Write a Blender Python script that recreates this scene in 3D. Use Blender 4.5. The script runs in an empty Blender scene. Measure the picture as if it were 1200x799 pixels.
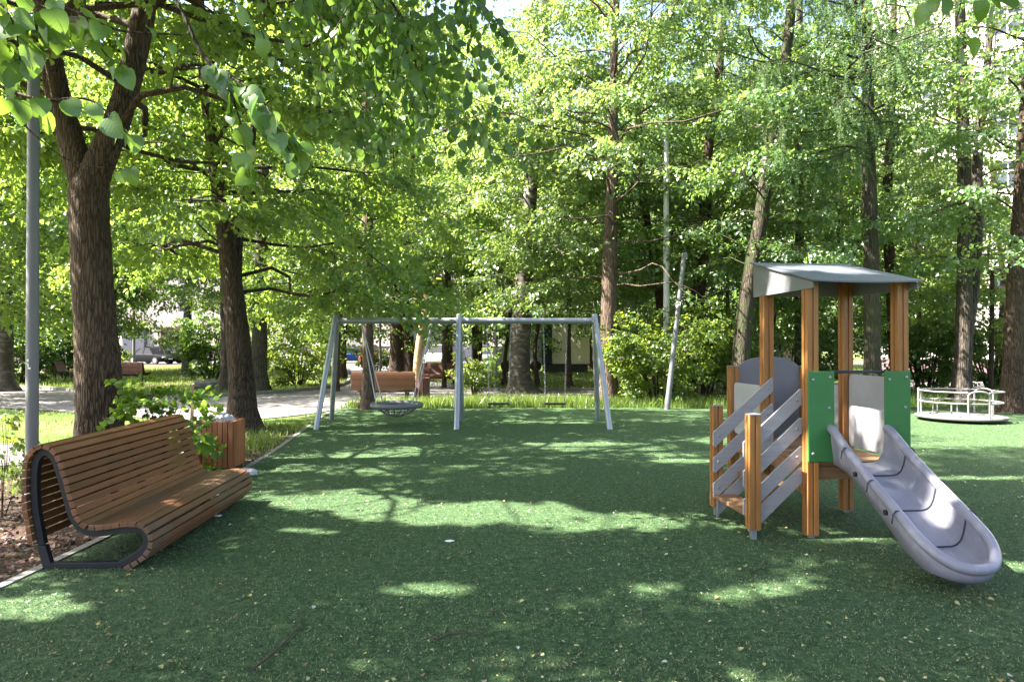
import bpy, bmesh, math, random
import numpy as np
from mathutils import Vector, Matrix

R = math.radians
random.seed(7)
rng = np.random.default_rng(7)
scene = bpy.context.scene
col = scene.collection
CAMH, F0, CX, CY = 1.65, 800.0, 600.0, 405.0      # eye height, focal length in photo pixels, horizon row


def at(px, depth, py=None):
    """x (and z) of the point seen at a photo pixel at a given distance"""
    x = (px - CX) / F0 * depth
    if py is None:
        return x
    return (x, depth, CAMH - (py - CY) / F0 * depth)


# ------------------------------------------------------------------ sun
SUN_AZ, SUN_EL = R(-96), R(51)                     # azimuth clockwise from +Y
SUNV = np.array([math.sin(SUN_AZ) * math.cos(SUN_EL), math.cos(SUN_AZ) * math.cos(SUN_EL), math.sin(SUN_EL)])


# ------------------------------------------------------------------ tags
def tag(o, label=None, cat=None, group=None, kind=None):
    if label: o['label'] = label
    if cat: o['category'] = cat
    if group: o['group'] = group
    if kind: o['kind'] = kind
    return o


def empty(name, label, cat, loc=(0, 0, 0), rz=0, group=None):
    o = bpy.data.objects.new(name, None)
    o.empty_display_size = .2
    col.objects.link(o)
    o.location = loc
    o.rotation_euler = (0, 0, rz)
    return tag(o, label, cat, group)


def copy_tree(o, parent=None):
    c = o.copy()
    col.objects.link(c)
    c.parent = parent
    for ch in [x for x in KIDS.get(o.name, [])]:
        k = copy_tree(ch, c)
        KIDS.setdefault(c.name, []).append(k)
    return c


KIDS = {}


# ------------------------------------------------------------------ mesh builder
class MB:
    def __init__(self):
        self.v, self.f, self.n = [], [], 0

    def add(self, verts, faces):
        b = self.n
        self.v.extend([tuple(map(float, p)) for p in verts])
        self.f.extend([tuple(int(i) + b for i in fc) for fc in faces])
        self.n += len(verts)
        return self

    def box(self, c, s, m=None):
        hx, hy, hz = s[0] / 2, s[1] / 2, s[2] / 2
        P = [Vector((x, y, z)) for z in (-hz, hz) for x, y in ((-hx, -hy), (hx, -hy), (hx, hy), (-hx, hy))]
        if m is not None: P = [m @ p for p in P]
        P = [p + Vector(c) for p in P]
        return self.add(P, [(3, 2, 1, 0), (4, 5, 6, 7), (0, 1, 5, 4), (1, 2, 6, 5), (2, 3, 7, 6), (3, 0, 4, 7)])

    def bar(self, p0, p1, w, h, up=(0, 0, 1)):
        p0, p1 = Vector(p0), Vector(p1)
        d = (p1 - p0)
        L = d.length
        d.normalize()
        s = d.cross(Vector(up))
        if s.length < 1e-4: s = d.cross(Vector((1, 0, 0)))
        s.normalize()
        u = s.cross(d)
        m = Matrix((d, s, u)).transposed()
        return self.box((p0 + p1) / 2, (L, w, h), m)

    def tube(self, pts, r, n=8, cap=True, closed=False):
        pts = [Vector(p) for p in pts]
        k = len(pts)
        rr = r if hasattr(r, '__len__') else [r] * k
        vs, fs = [], []
        prev = None
        for i, p in enumerate(pts):
            if closed:
                d = pts[(i + 1) % k] - pts[i - 1]
            else:
                d = pts[min(i + 1, k - 1)] - pts[max(i - 1, 0)]
            d.normalize()
            if prev is None:
                a = d.cross(Vector((0, 0, 1)))
                if a.length < .1: a = d.cross(Vector((1, 0, 0)))
            else:
                a = prev - d * prev.dot(d)
            a.normalize()
            prev = a
            b = d.cross(a)
            for j in range(n):
                t = 2 * math.pi * j / n
                vs.append(p + (a * math.cos(t) + b * math.sin(t)) * rr[i])
        rows = k if closed else k - 1
        for i in range(rows):
            for j in range(n):
                i2 = (i + 1) % k
                fs.append((i * n + j, i * n + (j + 1) % n, i2 * n + (j + 1) % n, i2 * n + j))
        if cap and not closed:
            fs.append(tuple(range(n - 1, -1, -1)))
            fs.append(tuple(range((k - 1) * n, k * n)))
        return self.add(vs, fs)

    def lathe(self, prof, n=24, c=(0, 0, 0)):
        vs, fs = [], []
        for r_, z in prof:
            for j in range(n):
                t = 2 * math.pi * j / n
                vs.append((c[0] + r_ * math.cos(t), c[1] + r_ * math.sin(t), c[2] + z))
        for i in range(len(prof) - 1):
            for j in range(n):
                fs.append((i * n + j, i * n + (j + 1) % n, (i + 1) * n + (j + 1) % n, (i + 1) * n + j))
        fs.append(tuple(range(n - 1, -1, -1)))
        fs.append(tuple(range((len(prof) - 1) * n, len(prof) * n)))
        return self.add(vs, fs)

    def prism(self, poly, d0, d1, axis='z'):
        """polygon (2d, ccw) pushed from d0 to d1 along an axis; for 'y' poly is (x,z), for 'x' poly is (y,z)"""
        def P(a, b, d):
            return (a, b, d) if axis == 'z' else ((a, d, b) if axis == 'y' else (d, a, b))
        n = len(poly)
        vs = [P(a, b, d0) for a, b in poly] + [P(a, b, d1) for a, b in poly]
        fs = [tuple(range(n - 1, -1, -1)), tuple(range(n, 2 * n))]
        fs += [(i, (i + 1) % n, (i + 1) % n + n, i + n) for i in range(n)]
        return self.add(vs, fs)

    def build(self, name, m, parent=None, smooth=False, bevel=0, angle=40):
        me = bpy.data.meshes.new(name)
        me.from_pydata(self.v, [], self.f)
        bm = bmesh.new()
        bm.from_mesh(me)
        bmesh.ops.recalc_face_normals(bm, faces=bm.faces)
        bm.to_mesh(me)
        bm.free()
        return link(name, me, m, parent, smooth, bevel, angle)


def link(name, me, m, parent=None, smooth=False, bevel=0, angle=40):
    me.materials.append(m)
    o = bpy.data.objects.new(name, me)
    col.objects.link(o)
    if parent is not None:
        o.parent = parent
        KIDS.setdefault(parent.name, []).append(o)
    if smooth:
        me.polygons.foreach_set('use_smooth', [True] * len(me.polygons))
        if angle < 180:
            me.set_sharp_from_angle(angle=R(angle))
    if bevel:
        b = o.modifiers.new('bevel', 'BEVEL')
        b.width = bevel
        b.segments = 2
        b.limit_method = 'ANGLE'
        b.angle_limit = R(35)
    return o


def np_mesh(name, V, F, m, parent=None, smooth=False):
    """V (n,3), F (k,q) with constant q"""
    V = np.asarray(V, np.float32)
    F = np.asarray(F, np.int32)
    k, q = F.shape
    me = bpy.data.meshes.new(name)
    me.vertices.add(len(V))
    me.vertices.foreach_set('co', V.ravel())
    me.loops.add(k * q)
    me.loops.foreach_set('vertex_index', F.ravel())
    me.polygons.add(k)
    me.polygons.foreach_set('loop_start', np.arange(0, k * q, q, dtype=np.int32))
    if smooth:
        me.polygons.foreach_set('use_smooth', np.ones(k, bool))
    me.update(calc_edges=True)
    me.materials.append(m)
    o = bpy.data.objects.new(name, me)
    col.objects.link(o)
    if parent is not None:
        o.parent = parent
        KIDS.setdefault(parent.name, []).append(o)
    return o


# ------------------------------------------------------------------ materials
def new_mat(name):
    m = bpy.data.materials.new(name)
    m.use_nodes = True
    nt = m.node_tree
    nt.nodes.clear()
    out = nt.nodes.new('ShaderNodeOutputMaterial')
    return m, nt, out


def N(nt, typ, **kw):
    n = nt.nodes.new(typ)
    for k, v in kw.items():
        if k in n.inputs.keys() if isinstance(k, str) else False:
            n.inputs[k].default_value = v
        else:
            setattr(n, k, v)
    return n


def coords(nt, scale=(1, 1, 1), space='Object'):
    tc = nt.nodes.new('ShaderNodeTexCoord')
    mp = nt.nodes.new('ShaderNodeMapping')
    mp.inputs['Scale'].default_value = scale
    nt.links.new(tc.outputs[space], mp.inputs['Vector'])
    return mp.outputs['Vector']


def noise(nt, vec, scale, detail=4, rough=.6):
    n = nt.nodes.new('ShaderNodeTexNoise')
    n.inputs['Scale'].default_value = scale
    n.inputs['Detail'].default_value = detail
    n.inputs['Roughness'].default_value = rough
    nt.links.new(vec, n.inputs['Vector'])
    return n.outputs['Fac']


def ramp(nt, fac, stops):
    r = nt.nodes.new('ShaderNodeValToRGB')
    e = r.color_ramp.elements
    while len(e) < len(stops): e.new(.5)
    for el, (p, c) in zip(e, stops):
        el.position = p
        el.color = (*c, 1) if len(c) == 3 else c
    nt.links.new(fac, r.inputs['Fac'])
    return r.outputs['Color']


def mixc(nt, fac, a, b, mode='MIX'):
    m = nt.nodes.new('ShaderNodeMix')
    m.data_type = 'RGBA'
    m.blend_type = mode
    for s, v in ((m.inputs[0], fac), (m.inputs[6], a), (m.inputs[7], b)):
        if hasattr(v, 'links'): nt.links.new(v, s)
        elif isinstance(v, (int, float)): s.default_value = v
        else: s.default_value = (*v, 1)
    return m.outputs[2]


def bump(nt, h, strength=.3, dist=.01):
    b = nt.nodes.new('ShaderNodeBump')
    b.inputs['Strength'].default_value = strength
    b.inputs['Distance'].default_value = dist
    nt.links.new(h, b.inputs['Height'])
    return b.outputs['Normal']


def principled(nt, out, colr, rough=.6, normal=None, metal=0, spec=.5, coat=0):
    p = nt.nodes.new('ShaderNodeBsdfPrincipled')
    if hasattr(colr, 'links'): nt.links.new(colr, p.inputs['Base Color'])
    else: p.inputs['Base Color'].default_value = (*colr, 1)
    if hasattr(rough, 'links'): nt.links.new(rough, p.inputs['Roughness'])
    else: p.inputs['Roughness'].default_value = rough
    p.inputs['Metallic'].default_value = metal
    p.inputs['Specular IOR Level'].default_value = spec
    p.inputs['Coat Weight'].default_value = coat
    if normal is not None: nt.links.new(normal, p.inputs['Normal'])
    nt.links.new(p.outputs[0], out.inputs['Surface'])
    return p


def simple(name, c, rough=.5, metal=0, var=.18, scale=6, bmp=.1, bscale=60, spec=.5, coat=0):
    """base colour with wear-like noise variation and fine bump"""
    m, nt, out = new_mat(name)
    v = coords(nt)
    f = noise(nt, v, scale, 6, .65)
    lo = tuple(max(0, x * (1 - var)) for x in c)
    hi = tuple(min(1, x * (1 + var)) for x in c)
    colr = ramp(nt, f, [(.3, lo), (.7, hi)])
    f2 = noise(nt, v, bscale, 3)
    rg = nt.nodes.new('ShaderNodeMapRange')
    rg.inputs['To Min'].default_value = max(.02, rough - .12)
    rg.inputs['To Max'].default_value = min(1, rough + .12)
    nt.links.new(f, rg.inputs['Value'])
    principled(nt, out, colr, rg.outputs[0], bump(nt, f2, bmp, .004) if bmp else None, metal, spec, coat)
    return m


def wood(name, dark, light, axis=2, rough=.55, grain=1.0, coat=0.0, grey=None):
    """grain runs along the given local axis; boards (mesh islands) differ in tone"""
    m, nt, out = new_mat(name)
    sc = [26 * grain] * 3
    sc[axis] = 1.1 * grain
    geo = nt.nodes.new('ShaderNodeNewGeometry')
    tc = nt.nodes.new('ShaderNodeTexCoord')
    addv = nt.nodes.new('ShaderNodeVectorMath')
    addv.operation = 'MULTIPLY_ADD'
    comb = nt.nodes.new('ShaderNodeCombineXYZ')
    for i in range(3): nt.links.new(geo.outputs['Random Per Island'], comb.inputs[i])
    nt.links.new(comb.outputs[0], addv.inputs[0])
    addv.inputs[1].default_value = (7, 11, 5)
    nt.links.new(tc.outputs['Object'], addv.inputs[2])
    mp = nt.nodes.new('ShaderNodeMapping')
    mp.inputs['Scale'].default_value = sc
    nt.links.new(addv.outputs[0], mp.inputs['Vector'])
    f = noise(nt, mp.outputs[0], 1.6, 8, .62)
    c = ramp(nt, f, [(.28, dark), (.5, tuple((a + b) / 2 for a, b in zip(dark, light))), (.72, light)])
    tone = nt.nodes.new('ShaderNodeMapRange')
    tone.inputs['To Min'].default_value = .66
    tone.inputs['To Max'].default_value = 1.18
    nt.links.new(geo.outputs['Random Per Island'], tone.inputs['Value'])
    hsv = nt.nodes.new('ShaderNodeHueSaturation')
    nt.links.new(tone.outputs[0], hsv.inputs['Value'])
    nt.links.new(c, hsv.inputs['Color'])
    c = hsv.outputs[0]
    if grey is not None:
        g = noise(nt, tc.outputs['Object'], 2.2, 5, .6)
        gr = ramp(nt, g, [(.42, (0, 0, 0)), (.68, (.7, .7, .7))])
        c = mixc(nt, gr, c, grey)
    principled(nt, out, c, rough, bump(nt, f, .35, .003), coat=coat)
    return m


def bark_mat(name, dark, light, vscale=2.2, hscale=16, strength=.9, moss=None, birch=False, dist=.03):
    m, nt, out = new_mat(name)
    if birch:
        v = coords(nt, (1, 1, 2.6))
        f = noise(nt, v, 3.2, 6, .7)
        tc = coords(nt)
        c = ramp(nt, f, [(.46, (.03, .026, .023)), (.54, (.12, .105, .09)), (.60, light), (1, light)])
        sep = nt.nodes.new('ShaderNodeSeparateXYZ')
        nt.links.new(tc, sep.inputs[0])
        low = nt.nodes.new('ShaderNodeMapRange')
        low.inputs['From Min'].default_value = 6
        low.inputs['From Max'].default_value = .3
        nt.links.new(sep.outputs[2], low.inputs['Value'])
        c = mixc(nt, low.outputs[0], c, mixc(nt, .75, c, dark))
        principled(nt, out, c, .8, bump(nt, f, .8, .02))
        return m
    v = coords(nt, (hscale, hscale, vscale))
    f = noise(nt, v, 1.0, 7, .65)
    vo = nt.nodes.new('ShaderNodeTexVoronoi')
    vo.feature = 'DISTANCE_TO_EDGE'
    vo.inputs['Scale'].default_value = .9
    wv = coords(nt, (hscale * 1.1, hscale * 1.1, vscale * .9))
    dis = nt.nodes.new('ShaderNodeVectorMath')
    dis.operation = 'MULTIPLY_ADD'
    nz = nt.nodes.new('ShaderNodeTexNoise')
    nz.inputs['Scale'].default_value = 1.4
    nt.links.new(wv, nz.inputs['Vector'])
    nt.links.new(nz.outputs['Color'], dis.inputs[0])
    dis.inputs[1].default_value = (.9, .9, .9)
    nt.links.new(wv, dis.inputs[2])
    nt.links.new(dis.outputs[0], vo.inputs['Vector'])
    fur = nt.nodes.new('ShaderNodeMapRange')
    fur.inputs['From Max'].default_value = .22
    nt.links.new(vo.outputs['Distance'], fur.inputs['Value'])
    h = nt.nodes.new('ShaderNodeMath')
    h.operation = 'MULTIPLY_ADD'
    nt.links.new(fur.outputs[0], h.inputs[0])
    h.inputs[1].default_value = .7
    nt.links.new(f, h.inputs[2])
    c = ramp(nt, h.outputs[0], [(.35, tuple(x * .45 for x in dark)), (.7, dark), (1.15 / 1.2, light)])
    big = noise(nt, coords(nt), 1.3, 4)
    c = mixc(nt, ramp(nt, big, [(.4, (0, 0, 0)), (.75, (.55, .55, .55))]), c, tuple(x * 1.25 for x in light))
    if moss:
        mf = noise(nt, coords(nt), 2.2, 6, .65)
        c = mixc(nt, ramp(nt, mf, [(.45, (0, 0, 0)), (.62, (.8, .8, .8))]), c, moss)
    principled(nt, out, c, .9, bump(nt, h.outputs[0], strength, dist), spec=.2)
    return m


def leaf_mat(name, dark, mid, light, trans, tw=.5, gloss=.06, veins=False):
    """a leaf reflects and lets light through; every leaf has its own tone"""
    m, nt, out = new_mat(name)
    geo = nt.nodes.new('ShaderNodeNewGeometry')
    c = ramp(nt, geo.outputs['Random Per Island'], [(0, dark), (.5, mid), (1, light)])
    nrm = None
    if veins:
        tc = nt.nodes.new('ShaderNodeTexCoord')
        sep = nt.nodes.new('ShaderNodeSeparateXYZ')
        nt.links.new(tc.outputs['UV'], sep.inputs[0])
        def mth(op, a, b=None):
            n_ = nt.nodes.new('ShaderNodeMath'); n_.operation = op
            for i_, v_ in enumerate((a, b)):
                if v_ is None: continue
                if hasattr(v_, 'links'): nt.links.new(v_, n_.inputs[i_])
                else: n_.inputs[i_].default_value = v_
            return n_.outputs[0]
        ac = mth('ABSOLUTE', mth('SUBTRACT', sep.outputs[1], .5))
        ph_ = mth('MULTIPLY', mth('SUBTRACT', sep.outputs[0], mth('MULTIPLY', ac, .75)), 42.0)
        side = mth('POWER', mth('ABSOLUTE', mth('SINE', mth('MULTIPLY', ph_, .5))), 14.0)
        midv = mth('LESS_THAN', ac, .016)
        vein = mth('MAXIMUM', side, midv)
        c = mixc(nt, mth('MULTIPLY', vein, .45), c, (.16, .24, .07))
        nrm = bump(nt, vein, .5, .004)
        trans = tuple(x * 1.0 for x in trans)
    d = nt.nodes.new('ShaderNodeBsdfDiffuse')
    nt.links.new(c, d.inputs['Color'])
    if nrm is not None: nt.links.new(nrm, d.inputs['Normal'])
    t = nt.nodes.new('ShaderNodeBsdfTranslucent')
    tcx = mixc(nt, .7, c, trans, 'MIX')
    nt.links.new(tcx, t.inputs['Color'])
    mx = nt.nodes.new('ShaderNodeMixShader')
    mx.inputs[0].default_value = tw
    nt.links.new(d.outputs[0], mx.inputs[1])
    nt.links.new(t.outputs[0], mx.inputs[2])
    g = nt.nodes.new('ShaderNodeBsdfGlossy')
    g.inputs['Roughness'].default_value = .38
    g.inputs['Color'].default_value = (.9, .95, 1, 1)
    mg = nt.nodes.new('ShaderNodeMixShader')
    mg.inputs[0].default_value = gloss
    nt.links.new(mx.outputs[0], mg.inputs[1])
    nt.links.new(g.outputs[0], mg.inputs[2])
    nt.links.new(mg.outputs[0], out.inputs['Surface'])
    return m


M = {}
M['steel'] = simple('galvanised_steel', (.30, .32, .35), .42, .55, .12, 5, .05)
M['steel_dark'] = simple('dark_steel', (.05, .053, .058), .5, .5, .2)
M['chain'] = simple('chain_steel', (.32, .33, .34), .4, .8, .2)
M['pole_grey'] = simple('grey_paint', (.13, .135, .142), .5, 0, .08, 3, .04)
M['pole_pale'] = simple('pale_concrete_pole', (.42, .43, .44), .7, 0, .15, 4)
M['rubber'] = simple('black_rubber', (.025, .025, .027), .75)
M['hpl_grey'] = simple('grey_laminate', (.17, .165, .19), .5, 0, .1, 2.5, .03)
M['hpl_pale'] = simple('pale_grey_laminate', (.34, .345, .37), .5, 0, .12, 3, .03)
M['board_grey'] = wood('grey_stained_board', (.31, .30, .325), (.39, .38, .405), 0, .6, 1.0)
M['green'] = simple('green_laminate', (.034, .155, .042), .42, 0, .1, 3, .03)
def slide_mat():
    m, nt, out = new_mat('grey_plastic_slide')
    v = coords(nt)
    big = noise(nt, v, 4, 6, .65)
    scr = noise(nt, coords(nt, (55, 2.2, 2.2)), 1.5, 8, .7)
    dirt = noise(nt, v, 11, 7, .75)
    c = ramp(nt, big, [(.3, (.175, .175, .225)), (.7, (.225, .225, .285))])
    c = mixc(nt, ramp(nt, scr, [(.52, (0, 0, 0)), (.70, (.5, .5, .5))]), c, (.29, .29, .34))
    c = mixc(nt, ramp(nt, dirt, [(.58, (0, 0, 0)), (.76, (.6, .6, .6))]), c, (.12, .115, .12))
    rg = nt.nodes.new('ShaderNodeMapRange')
    rg.inputs['To Min'].default_value = .24
    rg.inputs['To Max'].default_value = .55
    nt.links.new(scr, rg.inputs['Value'])
    principled(nt, out, c, rg.outputs[0], bump(nt, scr, .08, .003))
    return m


M['slide'] = slide_mat()
M['post_wood'] = wood('orange_larch', (.27, .108, .028), (.45, .20, .055), 2, .5, 1.2, .1)
M['deck_wood'] = wood('deck_larch', (.16, .08, .035), (.34, .19, .09), 0, .6)
M['bench_wood'] = wood('bench_slat_wood', (.12, .043, .016), (.225, .088, .036), 1, .5, 1.3, .08)
M['bench_seat'] = wood('bench_seat_wood', (.11, .043, .018), (.205, .085, .038), 1, .55, 1.3, .05, grey=(.12, .085, .06))
M['bin_wood'] = wood('bin_slat_wood', (.20, .065, .022), (.36, .13, .05), 2, .5, 1.3, .1)
M['far_wood'] = wood('far_bench_wood', (.08, .031, .014), (.135, .053, .024), 0, .5)
M['far_red'] = wood('far_bench_red', (.085, .032, .026), (.14, .055, .042), 0, .6)
M['frame_black'] = simple('black_powder_coat', (.012, .0135, .017), .5, 0, .2, 6, .06)
M['white_paint'] = simple('white_paint', (.19, .185, .19), .42, 0, .08, 6, .03)
M['plate'] = simple('worn_steel_plate', (.12, .115, .117), .7, 0, .15, 9)
M['bag'] = simple('thin_plastic_bag', (.40, .39, .41), .35, 0, .12, 10, .3, 30)
M['paper'] = simple('white_paper', (.75, .75, .74), .8)
M['glass'] = simple('window_glass', (.05, .06, .075), .08, 0, .3, 1.2, 0)
M['car_glass'] = simple('car_glass', (.012, .014, .018), .35, 0, .3, 1.2, 0, spec=.2)
M['win_white'] = simple('white_window_frame', (.62, .62, .64), .5)
M['cream'] = simple('cream_render', (.58, .50, .44), .9, 0, .1, .6, .2, 30)
M['cream2'] = simple('pale_render', (.60, .56, .54), .9, 0, .1, .5, .2, 30)
M['plinth'] = simple('mauve_plinth', (.20, .12, .15), .85, 0, .12, .8)
M['maroon'] = simple('maroon_sheet', (.10, .03, .04), .6)
M['slate'] = simple('blue_grey_render', (.12, .12, .16), .8)
M['roof_tin'] = simple('tin_roof', (.14, .13, .13), .5)
M['beige_metal'] = simple('beige_sheet_metal', (.70, .63, .50), .6, 0, .08, 2)
M['blue_metal'] = simple('blue_sheet_metal', (.010, .028, .06), .5)
M['white_metal'] = simple('white_sheet_metal', (.6, .62, .66), .5)
M['black_plastic'] = simple('black_plastic', (.02, .02, .022), .6)
M['tail_red'] = simple('red_lens', (.35, .02, .02), .25)
M['headlamp'] = simple('clear_lens', (.6, .62, .65), .15)
M['rim'] = simple('alloy', (.4, .41, .43), .35, .7)
M['stake'] = wood('raw_stake', (.22, .14, .09), (.40, .27, .18), 2, .7)
M['twig'] = simple('dry_twig', (.05, .035, .028), .8)
M['stone'] = simple('grey_stone', (.12, .115, .11), .9, 0, .25, 6, .5, 18)

M['bark_big'] = bark_mat('furrowed_bark', (.042, .029, .020), (.105, .074, .052), 4.2, 30, 1.0, None, False, .03)
M['bark_dark'] = bark_mat('dark_bark', (.033, .024, .018), (.078, .056, .041), 4.4, 26)
M['bark_grey'] = bark_mat('grey_bark', (.042, .035, .03), (.095, .08, .068), 3, 22)
M['bark_moss'] = bark_mat('mossy_bark', (.034, .027, .021), (.075, .062, .049), 3, 22, .9, (.045, .06, .024))
M['bark_red'] = bark_mat('reddish_bark', (.06, .043, .034), (.13, .095, .075), 3, 22)
M['bark_birch'] = bark_mat('birch_bark', (.045, .037, .031), (.25, .235, .215), birch=True)
M['bark_peeled'] = simple('peeled_trunk', (.38, .25, .13), .8, 0, .3, 3, .4, 20)

M['leaf_back'] = leaf_mat('leaf_linden', (.042, .098, .022), (.068, .14, .032), (.105, .185, .044), (.38, .53, .07), .5, .03)
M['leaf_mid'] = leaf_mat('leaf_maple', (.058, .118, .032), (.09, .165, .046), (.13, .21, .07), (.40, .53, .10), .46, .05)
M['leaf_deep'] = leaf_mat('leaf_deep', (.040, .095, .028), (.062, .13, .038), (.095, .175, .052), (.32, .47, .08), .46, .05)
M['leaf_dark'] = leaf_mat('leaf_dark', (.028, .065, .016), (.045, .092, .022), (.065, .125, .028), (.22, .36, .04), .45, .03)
M['leaf_silhouette'] = leaf_mat('leaf_silhouetted', (.035, .085, .018), (.055, .115, .022), (.08, .15, .03), (.24, .42, .05), .5, .03)  # silhouette shade of the farther hanging linden leaves, put into a darker leaf colour
M['leaf_near'] = leaf_mat('leaf_near', (.045, .11, .012), (.06, .14, .016), (.085, .18, .024), (.27, .45, .045), .5, .04, True)
M['leaf_bush'] = leaf_mat('leaf_bush', (.045, .09, .018), (.07, .13, .024), (.105, .175, .034), (.40, .50, .05), .45, .04)
M['needle'] = leaf_mat('larch_needles', (.05, .105, .045), (.07, .14, .055), (.10, .175, .07), (.25, .42, .12), .45, .03)
M['leaf_shoot'] = leaf_mat('leaf_shoot', (.045, .10, .014), (.068, .14, .02), (.095, .175, .03), (.32, .50, .05), .5, .02)
M['grass'] = leaf_mat('grass_blades', (.055, .11, .018), (.09, .16, .025), (.15, .21, .045), (.34, .45, .07), .45, .04)
M['turf_blade'] = leaf_mat('turf_fibres', (.028, .066, .023), (.072, .122, .045), (.29, .30, .165), (.15, .18, .085), .2, .03)


def turf_mat():
    m, nt, out = new_mat('green_turf')
    v = coords(nt)
    fine = noise(nt, v, 60, 5, .75)
    mid = noise(nt, v, 17, 5, .7)
    big = noise(nt, v, .55, 6, .65)
    dust = noise(nt, v, 1.7, 7, .7)
    both = nt.nodes.new('ShaderNodeMath')
    both.operation = 'MULTIPLY_ADD'
    nt.links.new(mid, both.inputs[0]); both.inputs[1].default_value = .55
    sc_ = nt.nodes.new('ShaderNodeMath'); sc_.operation = 'MULTIPLY'
    nt.links.new(fine, sc_.inputs[0]); sc_.inputs[1].default_value = .5
    nt.links.new(sc_.outputs[0], both.inputs[2])
    c = ramp(nt, both.outputs[0], [(.36, (.008, .024, .011)), (.52, (.038, .083, .032)), (.66, (.118, .168, .072))])
    c2 = mixc(nt, ramp(nt, big, [(.4, (0, 0, 0)), (.72, (.42, .42, .42))]), c, (.055, .095, .048))
    c3 = mixc(nt, ramp(nt, dust, [(.56, (0, 0, 0)), (.78, (.30, .30, .30))]), c2, (.13, .14, .085))
    principled(nt, out, c3, .9, bump(nt, both.outputs[0], 1.0, .03), spec=.2)
    return m


def ground_mat():
    m, nt, out = new_mat('lawn_and_soil')
    v = coords(nt)
    big = noise(nt, v, .35, 6, .65)
    fine = noise(nt, v, 9, 6, .7)
    g = ramp(nt, fine, [(.3, (.030, .055, .014)), (.55, (.065, .105, .026)), (.8, (.12, .14, .05))])
    s = ramp(nt, fine, [(.3, (.05, .035, .024)), (.6, (.13, .095, .065)), (.85, (.24, .19, .14))])
    c = mixc(nt, ramp(nt, big, [(.46, (0, 0, 0)), (.6, (1, 1, 1))]), g, s)
    principled(nt, out, c, .95, bump(nt, fine, .8, .03), spec=.1)
    return m


def soil_mat():
    m, nt, out = new_mat('bark_soil')
    v = coords(nt)
    fine = noise(nt, v, 28, 6, .7)
    vo = nt.nodes.new('ShaderNodeTexVoronoi')
    vo.inputs['Scale'].default_value = 34
    nt.links.new(v, vo.inputs['Vector'])
    c = ramp(nt, fine, [(.28, (.014, .009, .007)), (.5, (.055, .033, .024)), (.75, (.13, .088, .066))])
    c = mixc(nt, .35, c, mixc(nt, .9, vo.outputs['Color'], (.06, .036, .027)))
    add = nt.nodes.new('ShaderNodeMath')
    add.operation = 'ADD'
    nt.links.new(fine, add.inputs[0])
    nt.links.new(vo.outputs['Distance'], add.inputs[1])
    principled(nt, out, c, .95, bump(nt, add.outputs[0], .9, .03), spec=.1)
    return m


def paving_mat(name, a, b, sc=9):
    m, nt, out = new_mat(name)
    v = coords(nt)
    f = noise(nt, v, 40, 5, .7)
    big = noise(nt, v, .8, 5, .6)
    c = mixc(nt, big, ramp(nt, f, [(.3, a), (.7, b)]), tuple(x * .8 for x in b))
    principled(nt, out, c, .85, bump(nt, f, .4, .008), spec=.2)
    return m


M['turf'] = turf_mat()
M['ground'] = ground_mat()
M['soil'] = soil_mat()
M['path'] = paving_mat('path_paving', (.12, .112, .118), (.19, .178, .182))
M['asphalt'] = paving_mat('asphalt', (.045, .045, .05), (.085, .085, .09))
M['kerb'] = simple('kerb_concrete', (.17, .165, .155), .9, 0, .2, 5, .3)

# ------------------------------------------------------------------ camera, light
cam = bpy.data.cameras.new('camera')
cam.sensor_width = 36
cam.lens = 24
cam.clip_start, cam.clip_end = .05, 2000
co = bpy.data.objects.new('camera', cam)
col.objects.link(co)
co.location = (0, 0, CAMH)
co.rotation_euler = (R(90) + math.atan((CY - 399.5) / F0), 0, 0)
scene.camera = co

w = bpy.data.worlds.new('World')
scene.world = w
w.use_nodes = True
nt = w.node_tree
bg = nt.nodes['Background']
sky = nt.nodes.new('ShaderNodeTexSky')
sky.sky_type = 'NISHITA'
sky.sun_disc = False
sky.sun_elevation = SUN_EL
sky.sun_rotation = SUN_AZ
sky.air_density, sky.dust_density, sky.ozone_density = 1.0, 4.0, 1.0
nt.links.new(sky.outputs[0], bg.inputs[0])
bg.inputs[1].default_value = .076
sl = bpy.data.lights.new('sun', 'SUN')
sl.energy = 5.0
sl.angle = R(.53)
sl.color = (1, .925, .81)
so = bpy.data.objects.new('sun', sl)
col.objects.link(so)
so.rotation_euler = Vector(SUNV).to_track_quat('Z', 'Y').to_euler()

vs = scene.view_settings
vs.view_transform = 'Standard'
vs.look = 'None'
vs.gamma = 1
vs.use_curve_mapping = False
vs.exposure = 3.1
scene.cycles.max_bounces = 10
scene.cycles.diffuse_bounces = 7
scene.cycles.glossy_bounces = 2
scene.cycles.transmission_bounces = 4
scene.cycles.sample_clamp_indirect = 8
scene.cycles.use_denoising = True


# ------------------------------------------------------------------ foliage machinery
# places on the ground that the sun reaches through gaps in the crowns (photo pixels -> ground)
def gpt(px, py):
    d = CAMH * F0 / (py - CY)
    return ((px - CX) / F0 * d, d)


GAPS = []


def gap(px, py, rx, ry, rot=0):
    x, y = gpt(px, py)
    GAPS.append((x, y, rx, ry, R(rot)))


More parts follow.
